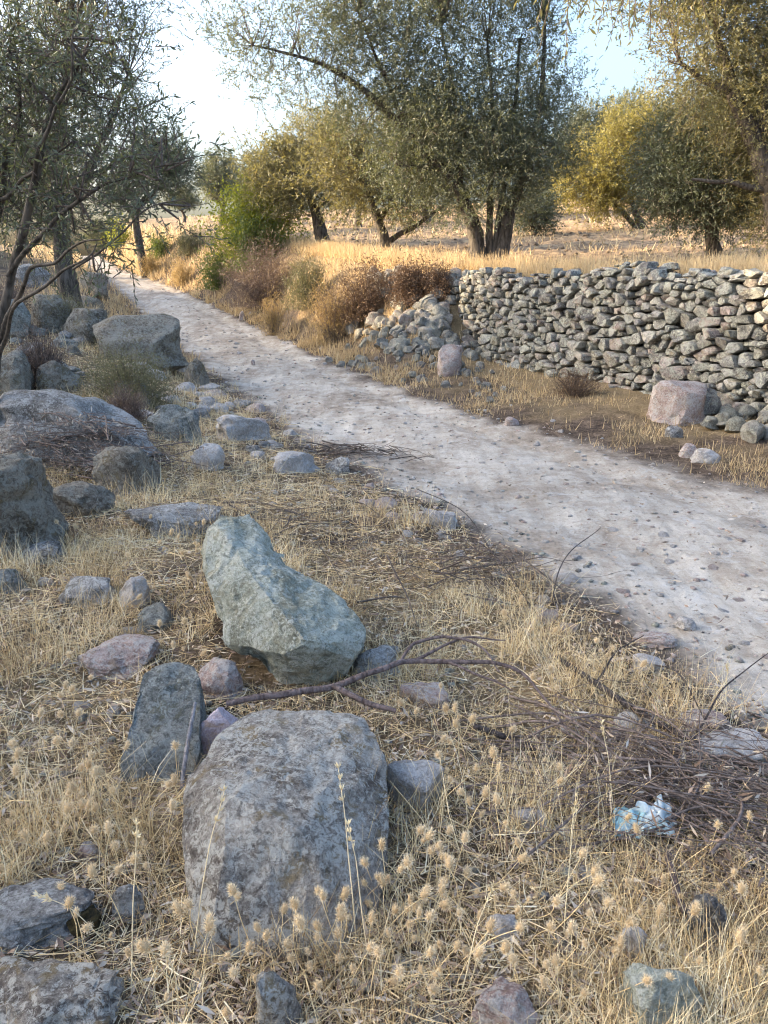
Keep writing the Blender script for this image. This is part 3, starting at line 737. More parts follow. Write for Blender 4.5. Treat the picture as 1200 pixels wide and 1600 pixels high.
for k in range(46):
    px, py = r.uniform(-20, 150), r.uniform(445, 590)
    scatter_stone('bank_stone', px, py, r.uniform(22, 52), 'grey rubble stone among the boulders on the left bank', 'rubble stones on the left bank', ('dark_stone', 'brown_boulder', 'dark_stone', 'slate_stone'), .08)
for k in range(20):
    px, py = r.uniform(190, 330), r.uniform(575, 720)
    scatter_stone('bank_stone', px, py, r.uniform(24, 60), 'stone in the dry grass below the cushion shrub', 'stones below the cushion shrub', ('slate_stone', 'pale_stone', 'pale_stone'), .03)
for box, lab in (((786,650,812,666), 'lone dark clod of stone in the middle distance on the right of the track'), ((374,487,384,501), 'small upright stone standing at the right edge of the far track'), ((392,562,399,571), 'single dark stone in the middle of the track')):
    rock('loose_stone', box, M['pink_stone'], lab, int(r.integers(900)), 'stone', .8, .15, 3)

# gravel and chips on the track
def gravel():
    r = np.random.default_rng(5); n_ = 5200
    y = 2.2*np.exp(r.random(n_)*math.log(26/2.2)); f = r.random(n_)
    x = Ledge(y)-.35+f*(Redge(y)-Ledge(y)+.6); z = H(x, y)
    s = .0035*np.exp(r.random(n_)**3*1.9)*(.7+.045*y)
    V0, F0 = ico(1); vs = V0[None]*(1+r.normal(size=(n_, len(V0), 1))*.22)*(s[:, None]*np.stack([np.ones(n_), r.uniform(.6, 1, n_), r.uniform(.35, .7, n_)], 1))[:, None]
    V = (vs+np.stack([x, y, z+s*.15], 1)[:, None]).reshape(-1, 3); F = (F0[None]+(np.arange(n_)*len(V0))[:, None, None]).reshape(-1, 3)
    link('gravel', np_mesh('gravel', V, F, np.repeat(.45+.55*r.random(n_), len(V0))), M['chips'], kind='stuff')
gravel()
def bank_chips():
    r = np.random.default_rng(6); n_ = 3600
    y = .95*np.exp(r.random(n_)*math.log(10/.95)); a = -.62*y-.5; b = np.minimum(Ledge(y)+.3, .62*y+.5); x = a+(b-a)*r.random(n_); z = H(x, y)
    s = .004*np.exp(r.random(n_)**2*1.7)*(.8+.1*y); V0, F0 = ico(1)
    vs = V0[None]*(1+r.normal(size=(n_, len(V0), 1))*.25)*(s[:, None]*np.stack([np.ones(n_), r.uniform(.6, 1, n_), r.uniform(.4, .8, n_)], 1))[:, None]
    V = (vs+np.stack([x, y, z+s*.2], 1)[:, None]).reshape(-1, 3); F = (F0[None]+(np.arange(n_)*len(V0))[:, None, None]).reshape(-1, 3)
    link('pebbles', np_mesh('pebbles', V, F, np.repeat(r.random(n_), len(V0))), M['wall_stone'], kind='stuff')
bank_chips()

# ------------------------------------------------------------------ trees
def build_tree(name, base, limbs, blobs, label, mat, n_twig, leaf=(.06, .014), group=None, dens=.55, per=13, seed=0, twig_len=.42, stems=True, tone=(0, 1), cl=26, up=.35, cat='olive tree', hang=0.0, tight=.8):
    """limbs: list of (points, radii, is_trunk); blobs: (centre, radii) of the leafy masses; everything in metres"""
    rr = np.random.default_rng(seed+100); root = empty(name, base, label, cat, group); base = np.array(base, float)
    tips = []
    for k, (pts, rad, tr) in enumerate(limbs):
        c, r_ = spline(pts, rad, 7, .035 if tr else .05, seed+k)
        if tr: r_ = r_*(1+.14*perlin(np.stack([np.arange(len(r_))*.7, r_*0+k, r_*0+seed], 1)))
        v, f = tubes([(c-base, r_)], 9 if tr else 6)
        if tr:                                               # fluted, knotted bark
            v = v+unit(v-np.repeat(c-base, 9, 0))*(fbm3(v, .16, seed, 3)*.16*np.repeat(r_, 9))[:, None]
        link('trunk' if tr else 'limb', np_mesh('trunk' if tr else 'limb', v, f, None, True), M['bark'], root)
        tips += list(c[len(c)//3:])
    tips = np.array(tips); O, D, SP_, BR = [], [], [], []
    vol = np.array([b[1][0]*b[1][1]*(b[2] if len(b) > 2 else 1) for b in blobs]); vol /= vol.sum()
    for (c, rad, *_), vv in zip(blobs, vol):
        c = np.array(c); rad = np.array(rad); nt_ = max(3, int(n_twig*vv)); ncl = max(4, int(cl*min(2, vv*len(blobs))))
        cc = unit(rr.normal(size=(ncl, 3)))*(rr.random((ncl, 1))**.5)*.95; cc = c+cc*rad
        lim = tips[np.argmin(((tips-c)**2).sum(1))]
        for q in cc[:: 1 if ncl < 12 else 2]:                # a branch out to every second clump
            lim = tips[np.argmin(((tips-q)**2).sum(1)+rr.random(len(tips))*.15)]
            m = (lim+q)/2+np.array((0, 0, .12))*np.linalg.norm(q-lim)+rr.normal(size=3)*.08
            s = np.linalg.norm(q-lim); BR.append(spline([lim-base, m-base, q-base], (.007+.005*s, .006, .003), 4))
        j = rr.integers(ncl, size=nt_); sig = (.30*rad.mean()*.9+.06)*tight
        o = cc[j]+rr.normal(size=(nt_, 3))*sig*np.array((1, 1, .9))
        d = unit(unit(o-c)*.7+rr.normal(size=(nt_, 3))*.6+np.array((0, 0, up)))
        O.append(o); D.append(d)
    O = np.concatenate(O); D = np.concatenate(D); n_ = len(O)
    tl = twig_len*rr.uniform(.5, 1.2, n_)
    sag = rr.uniform(0, .25, n_)+hang
    # leaves in pairs along each twig
    k = np.linspace(.12, 1, per); f = np.repeat(k[None], n_, 0)
    pos = O[:, None]+D[:, None]*(tl[:, None]*f)[..., None]-np.array((0, 0, 1))*(sag[:, None]*tl[:, None]*f*f)[..., None]
    ld = D[:, None]*.75+rr.normal(size=(n_, per, 3))*.6-np.array((0, 0, .12+hang*.5))
    keep = rr.random((n_, per)) < .93
    pos = pos[keep]; ld = ld[keep]; m = len(pos)
    tn = np.repeat(np.clip(rr.normal(.42, .2, n_), 0, 1)[:, None], per, 1)[keep]+rr.normal(size=m)*.14
    tn = tone[0]+np.clip(tn, 0, 1)*(tone[1]-tone[0])
    global rng
    old = rng; rng = rr
    V, F, T = leaves(pos-base, ld, leaf[0]*rr.uniform(.65, 1.2, m), leaf[1]*rr.uniform(.7, 1.25, m), tn)
    rng = old
    link('crown', np_mesh('crown', V, F, T), mat, root)
    if stems:
        st = []; idx = np.arange(n_)
        for i in idx[:: max(1, n_//2200)]:
            p = O[i]-base; st.append((np.stack([p, p+D[i]*tl[i]*.5-np.array((0, 0, sag[i]*tl[i]*.25)), p+D[i]*tl[i]-np.array((0, 0, sag[i]*tl[i]))]), (.0035, .0026, .0014)))
        v, f = tubes(st, 3); v2, f2 = tubes(BR, 4)
        link('branches', np_mesh('branches', np.concatenate([v2, v]), np.concatenate([f2, f+len(v2)])), M['twig'], root, 'stuff')
    return root
def tree_px(name, D, limbs, blobs, label, mat, n_twig, **kw):
    """limbs and leafy masses read off the photograph and set D metres ahead (with their own nearer or farther offset)"""
    scale = D/FPX*1.0
    L = []
    for pts, rad, tr in limbs:
        q = [P(p[0], p[1], D+(p[2] if len(p) > 2 else 0)) for p in pts]
        L.append((q, rad, tr))
    b = L[0][0][0].copy(); b[2] = h1(b[0], b[1])-.05
    for pts, rad, tr in L:
        if tr: pts[0][2] = min(pts[0][2], h1(pts[0][0], pts[0][1]))-.05
    Bl = []
    for q in blobs:
        px, py, rx, ry = q[:4]; dY = q[4] if len(q) > 4 else 0; dn = q[5] if len(q) > 5 else 1
        s = (D+dY)/FPX/.98; Bl.append((P(px, py, D+dY), (rx*s, (rx+ry)*.5*s, ry*s), dn))
    return build_tree(name, b, L, Bl, label, mat, n_twig, **kw)

# the many-stemmed olive behind the wall
tree_px('olive_tree', 14.9, [
  ([(752,414),(744,372),(728,322),(702,275),(640,212),(560,132),(480,92),(395,72)], (.17,.14,.11,.09,.07,.05,.03,.012), True),
  ([(780,412),(790,362),(806,306),(826,240),(846,150),(850,40)], (.16,.13,.10,.07,.05,.02), True),
  ([(763,414),(766,330),(770,210),(762,60)], (.075,.06,.045,.02), True),
  ([(770,414),(778,340),(800,210),(812,60)], (.07,.055,.04,.02), False),
  ([(744,372),(722,300),(716,190),(690,40)], (.06,.06,.04,.02), False),
  ([(640,212),(600,120),(560,20)], (.05,.035,.015), False),
  ([(702,275),(660,262),(620,255)], (.04,.03,.015), False)],
  [(690,60,90,85,.0),(790,60,80,100,.3),(620,90,85,80,-.2),(750,190,100,80,-.3),(838,190,48,90,.2),(672,235,85,70,.2),(800,270,60,45,-.4),(560,40,90,60,.1,.8),
   (470,50,105,60,0,.55),(395,90,60,50,.2,.45),(500,130,80,40,.2,.4),(580,190,70,55,.2,.9),(620,290,60,45,.4,.7),(760,300,70,40,-.3,.8),(700,-90,190,90,0),(840,80,40,90,0,.8),(720,300,70,40,.5),(868,200,45,85,.2,.9),(880,262,36,38,.3,.9),(790,235,80,60,-.6),(690,180,80,70,-.5),(360,40,40,50,0,.4)],
  'largest olive tree, many dark stems rising behind the left end of the wall', M['olive_leaf'], 15500, leaf=(.066, .0155), seed=1, cl=58, tight=.66, up=.6, twig_len=.36, tone=(0, .85))
tree_px('olive_tree', 19.0, [
  ([(597,400),(601,375),(592,345),(575,300),(560,250)], (.17,.13,.10,.07,.03), True),
  ([(601,378),(650,352),(702,314)], (.08,.055,.03), False), ([(592,345),(620,300),(640,270)], (.06,.05,.03), False)],
  [(600,285,80,46,0),(545,262,60,52,.3),(645,316,50,22,-.3),(535,212,55,48,.3),(600,220,55,45,.5),(680,300,42,26,.2)],
  'olive tree with a forked trunk leaning right, left of the largest olive', M['gold_leaf'], 3000, leaf=(.085, .021), seed=2, tone=(0, .75))
tree_px('olive_tree', 22.0, [
  ([(506,394),(502,365),(492,330),(470,280),(450,240)], (.24,.19,.13,.07,.03), True), ([(492,330),(520,300),(540,270)], (.07,.05,.03), False)],
  [(455,280,52,46,0),(520,295,46,38,-.2),(415,262,42,36,.3),(475,225,46,36,.3),(430,305,42,26,0),(500,240,40,38,.2)],
  'olive tree with one short thick dark trunk and a goldish crown', M['gold_leaf'], 2500, leaf=(.10, .026), seed=3)
# left olive with the dark trunk
tree_px('olive_tree', 12.8, [
  ([(112,466),(98,400),(94,340),(84,260),(60,180)], (.17,.14,.11,.08,.03), True),
  ([(94,340),(130,280),(170,200),(200,120)], (.08,.065,.045,.02), False),
  ([(84,260),(100,160),(110,60)], (.07,.05,.02), False), ([(94,340),(50,280),(20,220)], (.07,.05,.03), False), ([(130,280),(190,250),(260,220)], (.05,.03,.015), False)],
  [(90,50,95,70,0),(60,190,85,75,.3),(150,215,70,70,-.2),(205,110,45,55,0,.7),(120,320,75,50,.3),(30,320,55,55,.3),(250,225,40,28,.2,.22),(40,110,70,60,.4),(150,-40,110,60,0),(195,290,30,24,.2,.3),(190,190,40,40,0,.5)],
  'dark-leaved olive tree on the left bank, trunk among boulders', M['dark_leaf'], 4000, leaf=(.060, .0140), seed=4, cl=44, tight=.58, up=.6)
tree_px('olive_tree', 30.0, [
  ([(224,388),(213,352),(216,325),(232,300)], (.17,.13,.10,.05), True), ([(214,345),(195,318),(180,300)], (.12,.09,.05), False), ([(216,325),(250,290),(280,268)], (.09,.07,.03), False)],
  [(232,270,40,30,0),(272,268,30,26,0,.8),(190,300,28,24,0,.8),(245,235,28,24,0,.7)],
  'small crooked olive tree at the head of the track', M['dark_leaf'], 1700, leaf=(.12, .032), seed=6, twig_len=.6)
# right-hand trees
tree_px('olive_tree', 12.2, [
  ([(1238,395),(1205,300),(1180,230),(1150,150),(1118,50)], (.24,.17,.14,.10,.04), True),
  ([(1180,230),(1200,120),(1205,0)], (.09,.06,.03), False), ([(1205,300),(1140,285),(1080,282)], (.06,.04,.02), False), ([(1150,150),(1090,120),(1060,90)], (.06,.04,.02), False)],
  [(1115,45,70,70,0),(1172,140,65,75,.2),(1092,140,38,48,0,.8),(1195,20,70,80,.2),(1180,250,50,55,.5,.8),(1265,150,90,110,0),(1100,-60,110,70,0),(1065,80,25,40,0,.5),(1240,320,70,60,.5)],
  'tall golden-lit olive tree at the right edge with a thick dark trunk', M['gold_leaf'], 8500, leaf=(.058, .016), seed=8, cl=26)
tree_px('olive_tree', 13.6, [
  ([(1120,392),(1110,350),(1095,310),(1080,270)], (.12,.10,.07,.03), True), ([(1110,350),(1140,310),(1150,280)], (.06,.05,.03), False)],
  [(1075,255,58,55,0),(1100,300,68,42,-.2),(1050,290,34,45,0),(1140,308,44,38,.2),(1130,250,45,45,.2),(1060,200,35,30,.1,.6)],
  'dense low dark green olive in front of the golden one', M['dark_leaf'], 5200, leaf=(.06, .017), seed=9, tone=(0, .8))
tree_px('olive_tree', 24.0, [
  ([(1014,392),(1012,372),(1000,350),(985,310)], (.26,.2,.12,.05), True), ([(1012,372),(980,340),(955,310)], (.09,.07,.04), False)],
  [(940,270,52,48,0),(995,240,45,45,.3),(1000,292,46,36,0),(920,300,30,30,0),(960,220,35,35,.3),(1030,200,45,45,.5),(960,296,40,28,-.3),(905,285,28,40,0)],
  'sunlit yellow-green olive tree behind the wall with a stumpy trunk', M['yellow_leaf'], 4200, leaf=(.09, .024), seed=10)
tree_px('olive_tree', 23.0, [
  ([(848,392),(834,358),(828,342)], (.11,.08,.05), True)], [(828,328,26,22,0),(845,345,14,12,0)],
  'small young olive leaning left behind the wall', M['olive_leaf'], 600, leaf=(.10, .028), seed=11, cat='olive tree')
tree_px('olive_tree', 36.0, [
  ([(858,356),(857,330),(852,300)], (.26,.2,.1), True), ([(857,330),(875,300),(890,280)], (.1,.08,.05), False)],
  [(858,280,34,34,0),(895,260,28,30,0),(840,310,20,16,0)],
  'olive tree far up the field, seen between the largest olive and the sunlit one', M['olive_leaf'], 1300, leaf=(.14, .04), seed=12, twig_len=.7)

# the olive overhead: trunk out of the picture on the left, a limb reaching across above the camera
lb = (-3.3, 1.6, h1(-3.3, 1.6)-.05)
build_tree('olive_tree', lb, [
  ([lb, (-3.1,1.7,1.0), (-2.7,2.1,2.1), (-1.9,2.9,3.0)], (.24,.18,.14,.08), True),
  ([(-1.9,2.9,3.0), (-1.0,3.6,3.45), (.2,4.2,3.55), (1.3,4.6,3.35)], (.07,.05,.035,.015), False),
  ([(-2.7,2.1,2.1), (-2.5,3.6,2.9), (-2.2,4.6,3.15), (-1.9,5.2,3.0)], (.07,.05,.035,.02), False),
  ([(-1.0,3.6,3.45), (-1.05,4.0,3.2), (-1.12,4.35,2.98)], (.02,.012,.005), False)],
  [((1.25,4.5,3.05), (.42,.35,.12), 1.0), ((-1.2,4.3,3.12), (.18,.25,.12), .8), ((-.2,3.9,3.6), (.5,.5,.25), 1), ((.95,4.6,3.1), (.2,.25,.10), .9), ((-2.6,3.0,3.4), (.8,.8,.5), 1), ((1.65,4.7,3.2), (.22,.3,.12), .9)],
  'olive tree whose hanging sprigs enter along the top edge of the picture', M['gold_leaf'], 420, leaf=(.052, .012), seed=14, cl=7, up=-.5, hang=.35, twig_len=.22, per=14, tone=(0, .7))
# slender bare-stemmed olive close by on the left
q = lambda a, b, y: P(a, b, y)
nb = np.array((-2.9, 5.6, h1(-2.9, 5.6)-.05))
build_tree('young_olive', nb, [
  ([nb, q(-8,560,5.6), q(18,430,5.5), q(52,300,5.4), q(78,180,5.4), q(148,60,5.3)], (.05,.04,.03,.024,.018,.006), True),
  ([q(0,540,5.6), q(40,440,5.3), q(90,400,5.1), q(160,375,4.9)], (.02,.014,.01,.004), False),
  ([q(-8,560,5.6), q(30,470,5.2), q(110,420,5.0), q(150,385,4.9)], (.018,.012,.008,.004), False),
  ([q(18,430,5.5), q(100,330,5.3), q(190,275,5.2), q(300,240,5.1)], (.018,.013,.009,.003), False),
  ([q(52,300,5.4), q(70,200,5.2), q(110,120,5.1), q(122,20,5.1)], (.016,.012,.008,.003), False),
  ([q(-20,500,5.7), q(0,300,5.8), q(30,180,5.8), q(20,60,5.8)], (.03,.022,.015,.006), False),
  ([q(0,310,5.6), q(60,262,5.4), q(110,220,5.3)], (.015,.01,.004), False),
  ([q(110,420,5.0), q(200,350,5.0), q(290,310,5.0)], (.008,.006,.003), False)],
  [(q(140,90,5.3), (.3,.3,.25), .8), (q(60,180,5.5), (.35,.4,.35), 1), (q(250,255,5.2), (.25,.25,.18), .7), (q(20,80,5.7), (.4,.4,.35), 1), (q(20,300,5.7), (.3,.3,.35), 1), (q(120,330,5.2), (.35,.3,.25), .7), (q(250,320,5.1), (.2,.2,.1), .45), (q(-40,200,5.8), (.35,.4,.6), 1.0), (q(170,170,5.3), (.25,.25,.22), .6)],
  'slender young olive with bare dark stems crossing the left edge', M['dark_leaf'], 1100, leaf=(.052, .0115), seed=15, cl=12, twig_len=.26, per=13, cat='olive tree')

# olives in the distance: one built, the rest copied
proto = build_tree('olive_tree', (0, 0, 0), [([(0,0,0),(.1,0,.8),(-.1,.1,1.5),(.2,0,2.2)], (.24,.18,.13,.06), True), ([(-.1,.1,1.4),(-.7,.1,2.0),(-1.0,0,2.5)], (.09,.06,.03), False), ([(.05,0,1.3),(.8,-.1,2.1),(1.1,-.1,2.6)], (.08,.06,.03), False)],
  [((0,0,3.2), (1.2,1.1,.9)), ((-1.0,.2,2.7), (.9,.9,.7)), ((1.1,-.1,2.7), (.9,.9,.7)), ((.2,.3,3.9), (.8,.8,.6)), ((.5,-.6,2.3), (.8,.8,.6)), ((-.6,-.5,2.2), (.7,.7,.5))],
  'x', M['olive_leaf'], 2200, leaf=(.13, .036), seed=20, twig_len=.55)
far = [((410,372),31,.62,'grey-green olive behind the yellow-green shrub'), ((350,376),40,.75,'hazy olive at the head of the track, right of the gap in the trees'), ((560,385),33,.75,'olive in the field behind the forked olive'),
       ((668,372),34,1.1,'olive far behind the stems of the largest olive'), ((915,345),45,1.2,'far olive on the skyline right of the largest olive'), ((780,350),46,1.15,'far olive behind the right stem of the largest olive'),
       ((1080,362),40,1.2,'far olive hidden behind the dense low olive'), ((1190,362),32,1.3,'far olive behind the golden-lit tree'), ((975,340),48,1.3,'far olive behind the sunlit yellow-green tree'),
       ((40,392),30,1.1,'far olive left of the trunk on the left bank'), ((160,390),44,.5,'far olive low behind the head of the track'), ((290,380),52,.55,'far olive in the gap at the head of the track'), ((-60,385),24,1.2,'olive beyond the left edge of the picture')]
for k, ((px, py), D, sc, lab) in enumerate(far):
    p = P(px, py, D); o = proto if k == 0 else proto.copy()
    if k: COL.objects.link(o)
    o.location = (p[0], p[1], h1(p[0], p[1])-.05); o.scale = (sc, sc, sc*R.uniform(.85, 1.1)); o.rotation_euler = (0, 0, R.uniform(0, 6)); o['label'] = lab; o['group'] = 'olive trees in the distance'
    if k:
        for ch in list(proto.children):
            c = ch.copy(); COL.objects.link(c); c.parent = o

# ------------------------------------------------------------------ shrubs, brushwood
def shrub(name, box, Y, mat, label, n_leaf, leaf=(.03, .012), seed=0, stems=26, up=.6, cat='shrub', stem_mat='twig', deep=.8, tone=(0, 1), fuzz=.07, solid=.7):
    x0, y0, x1, y1 = box; rr = np.random.default_rng(seed+40); b = hit((x0+x1)/2, y1-4); gz = b[2]; Y = b[1]
    s = Y/FPX/.98; rx = (x1-x0)/2*s; h = (y1-y0)*s/.97; b[2] = gz-.04; h = h+.06; rx = rx*.92
    root = empty(name, b, label, cat)
    st = []; tips = []
    for k in range(stems):
        a = rr.uniform(0, 2*math.pi); e = rr.random()**.5
        t = np.array((math.cos(a)*e*rx, math.sin(a)*e*rx*deep, h*(.98-.45*e*e)*rr.uniform(.75, 1.05)))*.9
        st.append(spline([(t[0]*.15, t[1]*.15, 0), (t[0]*.5, t[1]*.5, t[2]*.55), t], (.004, .003, .0015), 3, .02, k)); tips.append(t)
    v, f = tubes(st, 4); link('stems', np_mesh('stems', v, f), M[stem_mat], root, 'stuff')
    tips = np.array(tips); j = rr.integers(stems, size=n_leaf); f = rr.uniform(.35, 1.02, n_leaf)[:, None]
    dome = unit(rr.normal(size=(n_leaf, 3))); dome[:, 2] = np.abs(dome[:, 2]); lump = np.clip(.78+.75*perlin(dome*2.1+seed*3.1)+.35*perlin(dome*5.3+seed), .25, 1.15)[:, None]
    dome = dome*lump*(rr.random((n_leaf, 1))**.30)*np.array((rx, rx*deep, h*.95))
    pos = np.where(rr.random((n_leaf, 1)) < solid, dome, tips[j]*np.concatenate([f, f, f**.8], 1))+rr.normal(size=(n_leaf, 3))*rx*fuzz*np.array((1.3, 1.3, 1)); pos[:, 2] = np.maximum(pos[:, 2], .01)
    dr_ = unit(pos)*.3+rr.normal(size=(n_leaf, 3))*.75+np.array((0, 0, up))
    V, F, T = leaves(pos, dr_, leaf[0]*rr.uniform(.6, 1.3, n_leaf), leaf[1]*rr.uniform(.7, 1.2, n_leaf), tone[0]+rr.random(n_leaf)*(tone[1]-tone[0]))
    link('foliage', np_mesh('foliage', V, F, T), mat, root)
    return root
shrub('shrub', (112,540,298,640), 7.7, M['thyme_leaf'], 'low olive-brown cushion shrub in front of the smooth brown boulder', 22000, (.024,.007), 1, 60)
shrub('shrub', (318,282,486,405), 19.0, M['lime_leaf'], 'tall yellow-green bush lit by the sun beside the track', 15000, (.10,.04), 2, 40, .1, 'bush')
shrub('shrub', (352,335,455,425), 17.6, M['green_leaf'], 'dark green lower bush in front of the yellow-green one', 7000, (.08,.03), 3, 30, .1, 'bush')
shrub('shrub', (304,386,380,455), 16.4, M['green_leaf'], 'bright green leafy shrub by the dead brushwood', 4800, (.07,.028), 4, 26)
shrub('shrub', (212,400,264,434), 20.0, M['tan_leaf'], 'rounded tan shrub on the right side of the far track', 4000, (.07,.018), 5)
shrub('shrub', (262,410,310,450), 18.0, M['tan_leaf'], 'brownish dry shrub left of the bright green one', 4000, (.06,.014), 6)
shrub('shrub', (270,364,328,402), 24.0, M['thyme_leaf'], 'grey-green rounded shrub near the head of the track', 3000, (.09,.026), 7)
shrub('shrub', (228,366,274,408), 25.0, M['green_leaf'], 'small dark green shrub at the foot of the crooked olive', 2600, (.09,.03), 8)
shrub('shrub', (162,346,214,394), 32.0, M['lime_leaf'], 'green bush left of the crooked olive tree', 2600, (.12,.045), 9)
shrub('brushwood', (332,376,496,480), 15.6, M['purple_leaf'], 'purplish brown mound of dead brushwood on the right bank', 15000, (.075,.011), 10, 120, .1, 'brushwood', solid=.8)
shrub('shrub', (440,400,524,486), 15.4, M['thyme_leaf'], 'brownish green dry shrub next to the dead brushwood mound', 9000, (.06,.012), 11, 60)
shrub('bracken', (500,412,645,500), 14.6, M['rust_leaf'], 'left part of the rusty brown bracken hanging over the fallen wall', 11000, (.06,.013), 12, 70, -.3, 'bracken')
shrub('bracken', (600,410,688,476), 14.9, M['rust_leaf'], 'right part of the rusty brown bracken reaching the wall end', 10000, (.06,.013), 13, 70, -.3, 'bracken')
shrub('bracken', (652,414,716,468), 14.9, M['rust_leaf'], 'small clump of brown bracken against the broken wall end', 5000, (.05,.012), 18, 40, -.3, 'bracken')
shrub('shrub', (150,606,244,664), 6, M['purple_leaf'], 'greyish dead scrub between cushion shrub and brushwood tangle', 7000, (.03,.005), 19, 60)
shrub('shrub', (56,462,150,520), 10, M['thyme_leaf'], 'dull dry scrub among the boulders below the left olive', 7000, (.035,.006), 20, 60)
shrub('shrub', (-20,440,60,500), 10, M['purple_leaf'], 'dead scrub at the left edge behind the young olive', 6000, (.035,.006), 21, 60)
shrub('dry_weeds', (466,432,576,542), 13.9, M['tan_leaf'], 'tall pale dry weeds on the bank below the brownish shrub', 8000, (.06,.007), 14, 160, .9, 'weeds', 'brush', .5, (.3, 1), .10, .5)
shrub('dry_weeds', (400,462,456,528), 15.6, M['tan_leaf'], 'sunlit dry weeds on the bank above the far track', 3500, (.06,.007), 15, 70, .9, 'weeds', 'brush', .6, (.2, 1), .1, .5)
shrub('shrub', (14,515,124,604), 8.4, M['purple_leaf'], 'leafless grey-brown thicket behind the brushwood boulder', 6000, (.04,.005), 16, 160)
shrub('dry_weeds', (850,580,946,622), 9.2, M['rust_leaf'], 'low brownish dry weeds on the verge below the wall', 4500, (.03,.005), 17, 60, .6, 'weeds')

def heap(name, centre, rad, n_, label, axis, spread, seed, length=(.5, 1.0), rr0=(.0035, .0018), mat='brush', lay=.12, leafy=None):
    rr = np.random.default_rng(seed+70); c = np.array(centre, float); root = empty(name, c, label, 'brushwood')
    st = []; mids = []
    for k in range(n_):
        x, y = rr.normal(size=2)*.5*np.array(rad[:2]); e = math.exp(-(x/rad[0])**2-(y/rad[1])**2)
        z = h1(c[0]+x, c[1]+y)-c[2]+rad[2]*e*rr.random()+.012
        a = axis+rr.normal()*spread; L = rr.uniform(*length); d = np.array((math.cos(a), math.sin(a), rr.normal()*lay)); bow = rr.normal(size=3)*.12*L; bow[2] = abs(bow[2])*.6
        m = np.array((x, y, z)); e0 = m-d*L/2; e1 = m+d*L/2
        for e_ in (e0, e1): e_[2] = max(e_[2], h1(c[0]+e_[0], c[1]+e_[1])-c[2]+.006)
        k_ = .5+1.7*rr.random()**2.5; st.append(spline([e0, m+bow, e1], (rr0[0]*k_, rr0[0]*.85*k_, rr0[1]), 4, .012, k)); mids.append((m, d, L))
    v, f = tubes(st, 4); link('twigs', np_mesh('twigs', v, f, None, True), M[mat], root, 'stuff')
    if leafy:
        nl, lm, sz = leafy; j = rr.integers(n_, size=nl)
        pos = np.array([mids[a][0]+mids[a][1]*mids[a][2]*rr.uniform(-.5, .5) for a in j])+rr.normal(size=(nl, 3))*.02
        V, F, T = leaves(pos, rr.normal(size=(nl, 3)), sz[0]*rr.uniform(.6, 1.3, nl), sz[1]*np.ones(nl), rr.random(nl)); link('dry_leaves', np_mesh('dry_leaves', V, F, T), M[lm], root, 'stuff')
    return root
g = hit(130, 735); heap('brushwood_pile', (g[0]-.02, g[1]+.05, g[2]+.02), (.52, .3, .42), 190, 'tangle of reddish brown cut twigs against the wide bluish boulder', 2.75, .6, 1, (.25, .9), leafy=(1500, 'litter', (.05, .009)))
g = hit(1060, 1260); heap('brushwood_pile', g, (.42, .26, .10), 230, 'flat pile of dark thin twigs at the right by the track edge', -.45, .5, 2, (.2, .85), (.0026, .0012), leafy=(800, 'litter', (.055, .008)))
g = hit(740, 920); heap('brushwood_pile', g, (.55, .4, .16), 70, 'sparse dark thorny twigs between the green rock and the track', -.7, .7, 3, (.15, .6), (.0024, .001), 'twig', .35)
g = hit(545, 712); heap('brushwood_pile', g, (.6, .22, .06), 110, 'dark scatter of twigs at the left edge of the track', -.6, .8, 4, (.12, .4), (.0035, .0015), 'twig', .2)
g = hit(470, 830); heap('brushwood_pile', g, (.5, .35, .1), 46, 'dark broken twigs in the straw right of the green rock', -.6, .8, 5, (.12, .5), (.0026, .0012), 'twig', .3)

def stick(name, pts, rad, mat, label, forks=(), seed=0, lift=.0):
    """pts: picture points; each is set on the ground below it or a given height above it"""
    def w3(p):
        if len(p) > 3: return P(p[0], p[1], p[3])
        g = hit(p[0], p[1]); return g+np.array((0, 0, .01+(p[2] if len(p) > 2 else 0)))
    A = [w3(p) for p in pts]; o = A[0].copy()
    root = empty(name, o, label, 'branch' if 'branch' in name else 'stick')
    c, r_ = spline(np.array(A)-o, rad, 8, .006, seed); r_ = r_*(1+.12*perlin(np.stack([np.arange(len(r_))*.9, r_*0+seed, r_*0], 1)))
    v, f = tubes([(c, r_)], 8); link('stem', np_mesh('stem', v, f, None, True), M[mat], root)
    for k, (fp, fr) in enumerate(forks):
        c, r_ = spline(np.array([w3(p) for p in fp])-o, fr, 8, .008, seed+k+1); v, f = tubes([(c, r_)], 6); link('side_branch', np_mesh('side_branch', v, f, None, True), M[mat], root)
stick('fallen_branch', [(352,1098,0,2.06),(440,1084,0,2.1),(520,1072,0,2.14),(590,1045,0,2.2),(640,1034,0,2.26),(720,1036,0,2.26),(800,1042,0,2.24),(850,1090,0,2.12),(890,1150,0,1.98)], (.009,.011,.0105,.0095,.009,.0075,.006,.004,.002), 'stick',
      'long bare brown branch lying behind the front boulder, forked at both ends',
      [([(520,1072,0,2.14),(570,1095,0,2.08),(620,1112,0,2.05)], (.010,.009,.007)), ([(625,1036,0,2.25),(650,1004,0,2.3),(700,996,0,2.32),(750,1010,0,2.28),(780,1050,0,2.18)], (.006,.0055,.005,.004,.002)), ([(640,1034,0,2.26),(720,1000,0,2.34),(790,1000,0,2.34)], (.006,.004,.002)), ([(700,1036,0,2.26),(760,1060,0,2.2),(800,1075,0,2.15)], (.005,.004,.002))], 3)
stick('fallen_stick', [(284,1236,0,1.84),(292,1170,0,1.94),(305,1098,0,2.06)], (.006,.007,.005), 'grey_stick', 'thin bleached grey stick leaning on the dark block', (), 5)
